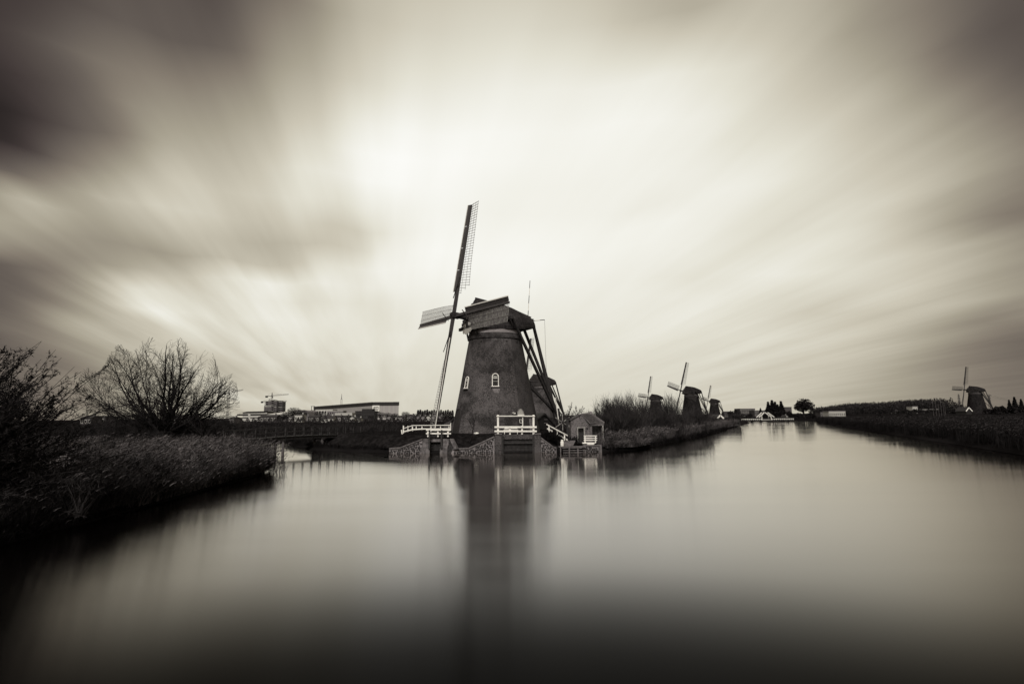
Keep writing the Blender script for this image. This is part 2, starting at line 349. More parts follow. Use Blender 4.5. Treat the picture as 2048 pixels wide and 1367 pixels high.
def join_np(parts):
    V = []; Q = []; mi = []; k = 0
    for (v, q), m in parts:
        V.append(v); Q.append(q + k); mi.append(np.full(len(q), m)); k += len(v)
    return np.concatenate(V), np.concatenate(Q), np.concatenate(mi)
def in_poly(P, poly):
    x, y = P[:, 0], P[:, 1]; ins = np.zeros(len(P), bool); n = len(poly)
    for i in range(n):
        x1, y1 = poly[i][:2]; x2, y2 = poly[(i + 1) % n][:2]
        if y1 == y2: continue
        c = ((y1 > y) != (y2 > y)) & (x < (x2 - x1) * (y - y1) / (y2 - y1) + x1); ins ^= c
    return ins
def scatter(poly, n):
    xs = [p[0] for p in poly]; ys = [p[1] for p in poly]; out = []
    got = 0
    while got < n:
        P = np.stack([rng.uniform(min(xs), max(xs), n), rng.uniform(min(ys), max(ys), n)], 1); P = P[in_poly(P, poly)]
        out.append(P); got += len(P)
    return np.concatenate(out)[:n]

# ------------------------------------------------------------------ water
def water_mat():
    """still deep water: mirror-like at a grazing look, near black looking down into it"""
    m = bpy.data.materials.new('still_water'); m.use_nodes = True; T = NT(m.node_tree); T.n.clear()
    out = T.node('ShaderNodeOutputMaterial')
    tc = T.node('ShaderNodeTexCoord').outputs['Object']
    mp = T.node('ShaderNodeMapping'); mp.inputs['Scale'].default_value = (.012, .16, 1); T.l.new(tc, mp.inputs[0])
    n = T.noise(mp.outputs[0], 1., 3, .5, .3)
    deep = T.node('ShaderNodeBsdfDiffuse'); deep.inputs[0].default_value = (.0012, .001, .001, 1)
    # light wind across the view: ripples with long crests, so mirror images smear towards the viewer
    ga = T.node('ShaderNodeBsdfAnisotropic'); gb = T.node('ShaderNodeBsdfAnisotropic'); tan = T.xyz(0., 1., 0.)
    pos = T.node('ShaderNodeSeparateXYZ'); T.l.new(tc, pos.inputs[0])
    calm = T.mr(pos.outputs[1], 18., 54.)                         # ruffled open water here, sheltered water along the far quay
    for x in (ga, gb): x.distribution = 'BECKMANN'; x.inputs[0].default_value = (.98, .955, .93, 1); T.l.new(tan, x.inputs['Tangent']); x.inputs['Anisotropy'].default_value = -.58
    T.l.new(T.m('ADD', T.mixf(calm, .165, .06), T.mr(n, .35, .7, -.015, .02)), ga.inputs['Roughness']); T.l.new(T.mixf(calm, .30, .16), gb.inputs['Roughness'])
    gl = T.node('ShaderNodeMixShader'); gl.inputs[0].default_value = .04; T.l.new(ga.outputs[0], gl.inputs[1]); T.l.new(gb.outputs[0], gl.inputs[2])
    lw = T.node('ShaderNodeLayerWeight'); lw.inputs[0].default_value = .5
    c = T.m('SUBTRACT', 1., lw.outputs['Facing'])                 # sine of the angle between sight line and surface
    R_ = T.ramp(c, [(0, .97), (.04, .90), (.08, .83), (.11, .76), (.15, .66), (.19, .55), (.24, .36), (.28, .155), (.32, .052), (.36, .018), (.41, .008), (.5, .005), (1., .005)], 'B_SPLINE')
    mx = T.node('ShaderNodeMixShader'); T.l.new(R_, mx.inputs[0]); T.l.new(deep.outputs[0], mx.inputs[1]); T.l.new(gl.outputs[0], mx.inputs[2])
    T.l.new(mx.outputs[0], out.inputs[0])
    return m
M['water'] = water_mat()
struct(MB().add([(-5000, -300, 0), (6000, -300, 0), (6000, 9000, 0), (-5000, 9000, 0)], [(0, 1, 2, 3)]).build('water', M['water']))

# ------------------------------------------------------------------ land
def land(name, pts, z, w, m):
    """outline (counter-clockwise) with a sloping bank of width w up to height z"""
    n = len(pts); P = [Vector((*p, 0)) for p in pts]; inner = []
    for i in range(n):
        a = (P[i] - P[i - 1]).normalized(); b = (P[(i + 1) % n] - P[i]).normalized()
        na = Vector((-a.y, a.x, 0)); nb = Vector((-b.y, b.x, 0)); q = (na + nb).normalized()
        inner.append(P[i] + q * w / max(.4, q.dot(na)))
    V = [(p.x, p.y, -.6) for p in P] + [(p.x, p.y, .04) for p in P] + [(p.x, p.y, z) for p in inner]
    Fs = []
    for r in range(2): Fs += [(r * n + i, r * n + (i + 1) % n, (r + 1) * n + (i + 1) % n, (r + 1) * n + i) for i in range(n)]
    tr = tessellate_polygon([[Vector((p.x, p.y, 0)) for p in inner]])
    for t in tr:
        a, b, c = (inner[i] for i in t)
        if (b - a).cross(c - a).z < 0: t = (t[0], t[2], t[1])
        Fs.append(tuple(2 * n + i for i in t))
    return struct(MB().add(V, Fs).build(name, m))
def rough(pts, step, amp):
    """breaks long shore lines into an uneven water's edge"""
    out = []
    for i, p in enumerate(pts):
        q = pts[(i + 1) % len(pts)]; L = math.dist(p, q); out.append(p)
        k = int(min(12, L / step)) if L < 400 else 0
        for j in range(1, k):
            t = j / k; out.append((p[0] + (q[0] - p[0]) * t + random.uniform(-amp, amp), p[1] + (q[1] - p[1]) * t + random.uniform(-amp, amp)))
    return out
NEAR = [(-400, -25), (-13, -25), (-14, 8), (-15.5, 17.7), (-16.0, 25.6), (-16.6, 33.3), (-17.1, 39.9), (-20.0, 44.5), (-24.8, 50.5), (-28.6, 57.5), (-30.2, 61.6), (-35, 65), (-45, 67.5), (-68.5, 70.6), (-137.8, 78.4), (-424.0, 95.2)]
land('near_bank', rough(NEAR, 3, .25), .45, 1.1, M['soil'])
QUAY = [(-12.6, 59.6), (9.6, 59.6)]
MAIN = QUAY + [(13.2, 62.2), (21.0, 76.9), (32.0, 98.3), (52.7, 141.5), (71.6, 181.2), (96.1, 233.8), (108.3, 265.0), (121.0, 296.6), (142.1, 276.4), (129.9, 247.3), (113.8, 213.3), (83.9, 143.7),
               (43.4, 49.2), (30.4, 17.1), (14, -20), (5500, -20), (5500, 8500), (-4500, 8500), (-4500, 200), (-318.0, 145.6), (-127.2, 118.7), (-66.1, 106.6), (-37.8, 90.9), (-34.5, 86.9), (-27.4, 73.6), (-22.5, 66.3), (-17.5, 62.2)]
land('mill_polder', rough(MAIN, 6, .3), .45, 1.0, M['field'])

for cx_, rx_, yy in ((712.5, 1.25, 106.), (768, 1.2, 106.)):                # two slivers of ditch water catching the sky
    q = at(cx_, 868, yy); mbp = MB().add([(q.x + rx_ * 1.1 * math.cos(a), yy + 2.4 * math.sin(a), .462) for a in (i * math.pi / 8 for i in range(16))], [tuple(range(16))])
    struct(mbp.build('ditch_water', M['water']))
def sstep(x): x = np.clip(x, 0, 1); return x * x * (3 - 2 * x)
FRONT = [(-12.8, .50), (-11.7, .56), (-9.35, 1.42), (-6.4, 1.5), (-5.75, .42), (-4.5, .42), (-1.9, 1.55), (-1.1, 1.75), (2.9, 1.75), (4.25, .50), (9.6, .45)]
def yard_z(x, y):
    x = np.asarray(x, float); y = np.asarray(y, float)
    f = np.interp(x, [p[0] for p in FRONT], [p[1] for p in FRONT]); w = sstep((y - 59.9) / 3.4)
    return f * (1 - w) + yard_z0(x, y) * w
def yard_z0(x, y):
    x = np.asarray(x, float); y = np.asarray(y, float)
    P = sstep((x + 13.0 + (y - 60)) / 4.2)
    P = P * sstep((4.9 + (y - 60) * .42 - x) / 2.2)
    P = P * sstep((88 - y) / 8)
    dip = sstep((x + 6.6) / .9) * sstep((-2.0 - x) / 2.2) * sstep((64.5 - y) / 4.2)
    P = P * (1 - .93 * dip)
    return .40 + 1.36 * P
nx, ny = 96, 80
gx = np.linspace(-27, 14, nx); gy = np.linspace(59.75, 92, ny); GX, GY = np.meshgrid(gx, gy)
wx, wy = GX * 1.7, GY * 1.3
GZ = yard_z(GX, GY) + (np.sin(wx + 2 * np.sin(wy)) * .02 + np.sin(wx * 2.3 + wy) * .012) * (GY > 60.2)
V = np.stack([GX.ravel(), GY.ravel(), GZ.ravel()], 1)
ii = (np.arange(ny - 1)[:, None] * nx + np.arange(nx - 1)[None, :]).ravel()
QD = np.stack([ii, ii + 1, ii + nx + 1, ii + nx], 1)
lin = [(-12.6, 60.6), (9.6, 60.0), (13.5, 66), (20, 100), (-40, 100), (-33, 87.5), (-26.2, 74), (-21.5, 67.2), (-17.0, 63.3)]   # inside the bank line
lin[0] = (-12.6, 59.7); lin[1] = (9.6, 59.7)
ok_ = in_poly(V[:, :2], lin); QD = QD[ok_[QD].all(1)]
o = np_mesh('mill_yard', V, QD, M['turf']); struct(o); o.data.shade_smooth()
YG = 1.76
# low ground with the worn path seen behind the willow rods
struct(MB().add([(-28.3, 24.9, .455), (-20.9, 26.6, .455), (-23.5, 33.0, .455), (-31.3, 43.0, .455), (-39.2, 51.1, .455), (-58.9, 56.4, .455), (-69.8, 51.0, .455), (-44.8, 33.5, .455)], [tuple(range(8))]).build('path', M['path']))

# ------------------------------------------------------------------ reeds and grass (nobody could count them)
def reeds(name, poly, n, h0, h1, z=.4, w=.03, plume=.5, leaves=2, mats=('reed', 'reed_head'), zf=None, K=4, lean=.25, label=None):
    P2 = scatter(poly, n)
    # clumps: heights follow a slow wave
    cl = .5 * np.sin(P2[:, 0] * .9 + np.sin(P2[:, 1] * .7) * 2) * np.sin(P2[:, 1] * .5 + 1) + .5 * np.sin(P2[:, 0] * 2.3 + 1 + 2 * np.sin(P2[:, 1] * .31)) * np.sin(P2[:, 1] * 1.7)
    hh = rng.uniform(h0, h1, n) * (.80 + .24 * cl)
    zz = np.full(n, z) if zf is None else zf(P2[:, 0], P2[:, 1])
    P = np.column_stack([P2, zz - .05])
    D = np.column_stack([rng.normal(.06, lean * .4, n), rng.normal(0, lean * .4, n), np.ones(n)]); D /= np.linalg.norm(D, axis=1)[:, None]
    bend = np.column_stack([rng.normal(.10, lean * .6, n), rng.normal(0, lean * .5, n), -np.abs(rng.normal(0, .06, n))])
    parts = [(strips(P, D, hh, np.full(n, w), bend, K, taper=.8), 0)]
    for k in range(leaves):
        t = rng.uniform(.25, .95, n)[:, None]
        Q = P + D * hh[:, None] * t + bend * hh[:, None] * t ** 2
        a = rng.uniform(0, 2 * math.pi, n); s = rng.uniform(.4, .95, n)
        d = np.column_stack([np.cos(a) * s, np.sin(a) * s, np.sqrt(1 - s * s * .9)])
        parts.append((strips(Q, d, rng.uniform(.3, .6, n) * (h1 / 2.2), np.full(n, w * 1.1), np.column_stack([np.cos(a) * .2, np.sin(a) * .2, -rng.uniform(.2, .7, n)]), 3), 0))
    m = rng.random(n) < plume; k = int(m.sum())
    if k:
        Tp = (P + D * hh[:, None] + bend * hh[:, None])[m]
        for j in range(2):
            a = rng.uniform(-.9, .9, k)
            d = np.column_stack([np.cos(a) * .5, np.sin(a) * .5, np.full(k, .75)])
            parts.append((strips(Tp - np.array([0, 0, .1]), d, rng.uniform(.16, .3, k), np.full(k, w * 2.2), np.column_stack([np.cos(a) * .3, np.sin(a) * .3, -np.full(k, .3)]), 3, taper=.6), 1))
    V, Q, mi = join_np(parts)
    o = np_mesh(name, V, Q, [M[x] for x in mats], mi=mi); stuff(o)
    if label: o['label'] = label
    return o
tip = [(-15.9, 20.6), (-15.9, 25.6), (-16.3, 33.3), (-16.7, 40.2), (-19.4, 44.5), (-25.4, 49.9), (-31.1, 49.2), (-27.9, 40.6), (-23.0, 32.5), (-20.3, 26.6), (-18.8, 20.8)]
tipf = [p for p in tip if p[1] > 27] + [(-23.9, 33.8), (-21.1, 27.8), (-16.1, 27.2)]
tipf = [(-15.9, 27), (-16.3, 33.3), (-16.6, 40.3), (-19.4, 44.6), (-25.3, 50.0), (-31.0, 49.1), (-27.8, 40.6), (-23, 32.5), (-20.4, 27)]
reeds('reed_bed', tipf, 14000, 1.4, 2.5, w=.026, lean=.42, label='dense dry reeds on the tip of the near left bank')
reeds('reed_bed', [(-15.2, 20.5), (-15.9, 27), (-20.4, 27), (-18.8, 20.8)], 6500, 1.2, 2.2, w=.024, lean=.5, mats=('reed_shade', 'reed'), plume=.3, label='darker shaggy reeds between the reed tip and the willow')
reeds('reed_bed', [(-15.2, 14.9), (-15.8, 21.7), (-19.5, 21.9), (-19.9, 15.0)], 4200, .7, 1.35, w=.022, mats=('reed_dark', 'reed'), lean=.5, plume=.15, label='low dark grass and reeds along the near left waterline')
reeds('reed_bed', [(-25.4, 49.6), (-41.3, 60.6), (-68.6, 69.5), (-106.0, 72.8), (-116.6, 56.0), (-69.4, 57.6), (-39.2, 51.6), (-30.0, 48.0)], 11000, 1.5, 2.35, w=.045, K=3, leaves=1, label='reeds in front of the wide bare tree')
reeds('reed_bed', [(-29.0, 40.7), (-31.1, 48.1), (-39.2, 51.6), (-58.9, 56.4), (-100.7, 57.1), (-95.4, 35.8), (-69.8, 51.0), (-58.9, 56.4), (-39.2, 51.1), (-32.4, 44.1)], 3500, .8, 1.5, w=.04, K=3, leaves=1, mats=('reed_dark', 'reed'), label='dark undergrowth behind the worn path')
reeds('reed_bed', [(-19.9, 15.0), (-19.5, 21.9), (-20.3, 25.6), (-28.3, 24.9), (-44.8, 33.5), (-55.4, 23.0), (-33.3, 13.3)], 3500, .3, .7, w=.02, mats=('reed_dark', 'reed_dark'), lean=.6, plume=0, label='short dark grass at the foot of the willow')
reeds('reed_bed', [(-36.5, 91), (-66, 109), (-130, 122), (-318, 150), (-330, 230), (-60, 230), (-16, 170), (-17, 116), (-31, 113.5), (-33, 100)], 22000, 1.5, 2.3, w=.11, K=3, leaves=1, mats=('reed_far', 'reed_far'), plume=.3, label='wide field of dark reeds beyond the footbridge')
reeds('reed_bed', [(-35.1, 86.6), (-27.6, 73.9), (-22.6, 66.7), (-17.5, 62.4), (-12.9, 59.9), (-13.8, 61.8), (-18.6, 64.0), (-22.8, 69.0), (-25.9, 75.3), (-31.1, 88.7)], 2400, .35, .85, w=.04, mats=('reed_dark', 'reed_far'), plume=.1, lean=.6, label='rough grass at the waterline left of the mill walls')
RB = [(41.2, 45.0), (51.1, 67.2), (66.3, 102.7), (83.9, 143.7), (113.8, 213.3), (126.0, 240.2), (130.3, 236.8), (119.4, 206.2), (92.9, 137.0), (78.5, 99.1), (68.0, 68.2), (56.9, 41.5)]
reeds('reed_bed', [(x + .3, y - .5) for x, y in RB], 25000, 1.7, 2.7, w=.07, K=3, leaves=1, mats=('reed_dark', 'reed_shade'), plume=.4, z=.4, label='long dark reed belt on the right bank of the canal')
reeds('reed_bed', [(59.3, 51.0), (70.4, 72.2), (80.7, 101.2), (95.1, 136.2), (121.0, 205.2), (130.6, 234.9), (177.0, 198.5), (167.6, 132.4), (130.9, 72.2), (86.5, 47.3)], 16000, 1.9, 2.6, w=.16, K=3, leaves=1, mats=('reed_dark', 'reed_shade'), z=.45, label='reeds behind the reed belt on the right bank')
PEN = [(9.9, 60.4), (13.2, 62.7), (21.0, 77.4), (31.9, 98.7), (52.7, 141.8), (71.6, 181.5), (69.4, 184.0), (48.6, 143.2), (26.3, 99.7), (15.7, 78.0), (10.4, 64.9), (8.5, 61.2)]
reeds('reed_bed', PEN, 15000, 1.4, 2.3, w=.06, K=3, leaves=2, mats=('reed', 'reed_head'), plume=.4, label='reeds along the water beyond the brick shed')
reeds('reed_bed', [(9.7, 59.8), (13.4, 61.9), (15.9, 66.7), (14.0, 67.9), (9.8, 61.8), (9.6, 60.6)], 3200, .5, 1.1, w=.05, K=3, mats=('reed', 'reed'), plume=.1, lean=.6, label='tangled weeds at the waterline beside the quay end')
NE = [(-13.7, 8.5), (-14.1, 12), (-15.3, 17.7), (-15.8, 25.6), (-16.4, 33.3), (-16.95, 39.9), (-17.9, 40), (-17.6, 33.3), (-17.1, 25.6), (-16.7, 17.7), (-15.5, 12), (-15, 8.5)]
reeds('reed_bed', NE, 5200, .35, .95, z=.12, w=.024, mats=('reed_dark', 'reed'), lean=.8, plume=.05, label='drooping grass overhanging the near left waterline')
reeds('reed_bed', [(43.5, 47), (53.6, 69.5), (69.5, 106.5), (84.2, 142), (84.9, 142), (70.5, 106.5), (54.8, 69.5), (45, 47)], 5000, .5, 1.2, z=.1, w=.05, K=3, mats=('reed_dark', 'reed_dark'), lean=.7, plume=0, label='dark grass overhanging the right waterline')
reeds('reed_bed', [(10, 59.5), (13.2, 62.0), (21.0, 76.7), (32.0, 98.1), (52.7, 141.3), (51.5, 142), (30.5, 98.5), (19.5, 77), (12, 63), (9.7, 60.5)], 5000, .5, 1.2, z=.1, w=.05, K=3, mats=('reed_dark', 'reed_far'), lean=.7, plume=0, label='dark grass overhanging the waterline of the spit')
reeds('reed_bed', [(-15.5, 24), (-16.35, 33.3), (-16.8, 39.9), (-17.6, 42.2), (-18.6, 42), (-17.6, 33.3), (-16.9, 24)], 3600, .8, 1.9, z=.2, w=.024, mats=('reed', 'reed_head'), lean=.75, plume=.35, label='loose leaning reeds along the front of the reed tip')
# a few loose reeds standing out in the water at the tip
reeds('reed_bed', [(-17.0, 38.9), (-15.9, 39.2), (-15.6, 40.1), (-17.2, 41.3)], 130, .8, 1.7, z=-.02, w=.02, lean=.5, plume=.4, label='loose reeds standing in the water off the tip of the near bank')
# turf tufts on the mill yard
P2 = scatter([(-22, 66), (-13, 60), (-2, 60), (5, 60), (9, 70), (9, 84), (-18, 82)], 9000)
P2 = P2[np.hypot(P2[:, 0] + 2.03, P2[:, 1] - 71) > 5.7]; n = len(P2)
P = np.column_stack([P2, yard_z(P2[:, 0], P2[:, 1]) - .02]); a = rng.uniform(0, 6.28, n)
V, Q = strips(P, np.column_stack([np.cos(a) * .3, np.sin(a) * .3, np.ones(n)]), rng.uniform(.07, .2, n), np.full(n, .05), np.column_stack([np.cos(a) * .3, np.sin(a) * .3, -np.full(n, .2)]), 3)
stuff(np_mesh('grass', V, Q, M['reed_dark']))['label'] = 'short grass tufts on the mill yard'

# ------------------------------------------------------------------ windmills
def _bm():
    m = brick_mat('mill_brick', .022, .075, .10, cyl=True)
    T = NT(m.node_tree); b = m.node_tree.nodes['Principled BSDF']; src = b.inputs['Base Color'].links[0].from_socket
    tc = T.node('ShaderNodeTexCoord').outputs['Object']; s = T.node('ShaderNodeSeparateXYZ'); T.l.new(tc, s.inputs[0])
    ang = T.m('ARCTAN2', s.outputs[0], s.outputs[1])
    w = T.m('ADD', ang, T.m('MULTIPLY', T.m('SUBTRACT', T.noise(tc, 1.3, 2), .5), .05))
    f = T.m('MULTIPLY', T.mr(w, -.4, .2), T.mr(w, 1.437, 1.425))
    c = T.mixc(T.m('MULTIPLY', f, .55), src, g(.03))
    T.l.new(c, b.inputs['Base Color'])
    return m
M['mill_brick'] = _bm()
BETA = 62.
PROF = [(5.52, -.5), (5.45, 0), (5.14, 1.6), (4.8, 3.3), (4.44, 5.2), (4.1, 7.1), (3.77, 9.0), (3.47, 10.6), (3.32, 11.45)]
def r_at(z): return float(np.interp(z, [p[1] for p in PROF], [p[0] for p in PROF]))
def wall_frame(az_deg, z, out=0.):
    """matrix on the tower wall: x along the wall, y outwards, z up the slope; az measured from -Y towards +X"""
    a = R(az_deg); r = r_at(z) + out; sl = (r_at(z + .5) - r_at(z - .5))
    n = Vector((math.sin(a), -math.cos(a), 0)); t = Vector((math.cos(a), math.sin(a), 0))
    up = (Vector((0, 0, 1)) + n * sl).normalized(); n2 = up.cross(t) * -1
    if n2.dot(n) < 0: n2 = -n2
    m = Matrix((t, n2, up)).transposed().to_4x4(); m.translation = n * r + Vector((0, 0, z)); return m
def arch(w, h, n=8, y=0., base=0.):
    """arched outline in the xz plane"""
    r = w / 2; pts = [(-r, y, base), (r, y, base)]
    return pts + [(r * math.cos(t), y, base + h - r + r * math.sin(t)) for t in (math.pi * i / n for i in range(n + 1))]
def ring_arch(mb, w, h, t, d, y=0., base=0., n=10):
    """arched frame of width t and depth d"""
    o = arch(w, h, n, y, base)[1:] + [(-w / 2, y, base)]
    i = arch(w - 2 * t, h - t, n, y, base)[1:] + [(-w / 2 + t, y, base)]
    for k in range(len(o) - 1):
        vs = [o[k], o[k + 1], i[k + 1], i[k]]
        mb.prism(vs, (0, d, 0))
    mb.box((0, y + d / 2, base + t / 2), (w + .12, d * 1.6, t))
MESH = {}
def shared(key, fn):
    if key not in MESH: MESH[key] = fn()
    return MESH[key]
def put(name, me, m, parent, matrix=None):
    o = link(name, me, m, parent)
    if matrix is not None: o.matrix_local = matrix
    return o
def mesh_of(mb, name, m, smooth=False):
    me = bpy.data.meshes.new(name); me.from_pydata(mb.v, [], mb.f)
    if smooth: me.shade_smooth()
    me.materials.append(m); return me

L_ARM = 14.1
def weather(r): return R(float(np.interp(r, [2.4, 6, 14], [24, 13, 2])))
def lat_dir(r): w = weather(r); return Vector((math.cos(w), math.sin(w), 0))
def lat_w(r): return 2.0 if r > 3.6 else (1.35 if r > 3.1 else .7)
def make_sail(parent, k, alpha, hub, tau, detail, back, dense):
    """one arm along local +Z, sail face towards -Y"""
    mat4 = Matrix.Translation(hub) @ Matrix.Rotation(-tau, 4, 'X') @ Matrix.Translation((0, -.18 - (.42 if back else 0), 0)) @ Matrix.Rotation(-alpha + k * math.pi / 2, 4, 'Y')
    s = put('sail', shared('stock', lambda: mesh_of(MB().bar((0, 0, 0), (0, 0, L_ARM - .1), .36, .40, .19, .20, up=(0, 1, 0)), 'stock', M['sail_wood'])), None, parent, mat4)
    def board():
        mb = MB()
        n = 4
        for i in range(n):
            r0 = 2.9 + i * 2.8; r1 = r0 + 2.74
            w = R(22); e = Vector((-math.cos(w), -math.sin(w), 0)); o0 = Vector((-.13, -.02, 0))
            wd = .62 - .04 * i
            mb.prism([o0 + Vector((0, 0, r0)), o0 + e * wd + Vector((0, 0, r0)), o0 + e * (wd - .04) + Vector((0, 0, r1)), o0 + Vector((0, 0, r1))], (.015, -.03, 0))
        return mesh_of(mb, 'wind_board', M['sail_wood'])
    put('wind_board', shared('board', board), None, s)
    if detail:
        def edge():
            mb = MB(); w = R(22)
            mb.bar((-.13 - .60 * math.cos(w), -.04 - .60 * math.sin(w), 2.9), (-.13 - .50 * math.cos(w), -.04 - .50 * math.sin(w), 14.05), .11, .08)  # white strip stands in for the sunlit upper edge of the board
            return mesh_of(mb, 'sunlit_edge', M['white'])
        put('sunlit_edge', shared('edge', edge), None, s)
        def strut():
            return mesh_of(MB().tube((-.45, -.22, 2.1), (.75, -.25, 4.6), .06, .05, 6), 'furled_cloth', M['dark_wood'])
        put('furled_cloth', shared('strut', strut), None, s)
    bw = .045 if detail else .11
    nb = 36 if dense else 22
    def bar_mesh(r, key):
        d = lat_dir(r); L = lat_w(r)
        mb = MB().bar(d * .12 + Vector((0, .02, r)), d * L + Vector((0, .02, r)), bw, bw)
        return mb
    rs = [2.75 + i * (L_ARM - 2.85) / (nb - 1) for i in range(nb)]
    if detail:
        for i, r in enumerate(rs):
            put('rung', shared(('rung', i), lambda: mesh_of(bar_mesh(r, i), 'rung', M['sail_bar'])), None, s)
        for j, q in enumerate((.66, 1.33, 1.98)):
            def batten():
                mb = MB(); r0 = 2.75 if j == 0 else (3.1 if j == 1 else 3.6)
                cuts = np.linspace(r0, L_ARM - .02, 9)
                for a, b in zip(cuts[:-1], cuts[1:]):
                    mb.bar(lat_dir(a) * q + Vector((0, -.02, a)), lat_dir(b) * q + Vector((0, -.02, b)), .03, .03)
                return mesh_of(mb, 'batten', M['sail_bar'])
            put('batten', shared(('batten', j), batten), None, s)
    else:
        def lattice():
            mb = MB()
            for r in rs: mb.bar(lat_dir(r) * .12 + Vector((0, .02, r)), lat_dir(r) * lat_w(r) + Vector((0, .02, r)), .09, .06)
            for q in (.66, 1.33, 1.98):
                mb.bar(lat_dir(3.6) * q + Vector((0, 0, 3.6)), lat_dir(14) * q + Vector((0, 0, 14)), .06, .06)
            return mesh_of(mb, 'lattice', M['sail_wood'])
        put('lattice', shared('lattice', lattice), None, s)
    return s

def cap_mesh():
    # station s along the cap (front -, back +), half width, eave height, ridge height
    st = [(-3.7, 1.9, 12.8, 14.9), (-2.75, 2.5, 12.6, 16.62), (-1.5, 3.05, 12.5, 16.45), (0, 3.4, 12.5, 16.28), (1.3, 3.35, 12.55, 16.1), (2.4, 3.05, 12.65, 15.82), (3.4, 2.55, 12.8, 15.45),
          (4.4, 1.9, 13.0, 15.05), (5.15, 1.25, 13.2, 14.75)]
    rows = []; prof = [(1.0, 0.), (1.01, .10), (.95, .28), (.78, .50), (.55, .70), (.28, .87), (.0, 1.)]
    prof = prof + [(-a, b) for a, b in prof[-2::-1]]
    V = []; n = len(prof)
    for s, w, e, r in st:
        for a, b in prof: V.append((a * w, s + (0 if abs(a) < .9 else 0), e + (r - e) * b))
    Fs = []
    for j in range(len(st) - 1): Fs += [(j * n + i, j * n + i + 1, (j + 1) * n + i + 1, (j + 1) * n + i) for i in range(n - 1)]
    Fs += [(j * n + n - 1, j * n, (j + 1) * n, (j + 1) * n + n - 1) for j in range(len(st) - 1)]
    Fs.append(tuple(range(n))); Fs.append(tuple(range(len(st) * n - n, len(st) * n))[::-1])
    return MB().add(V, Fs)

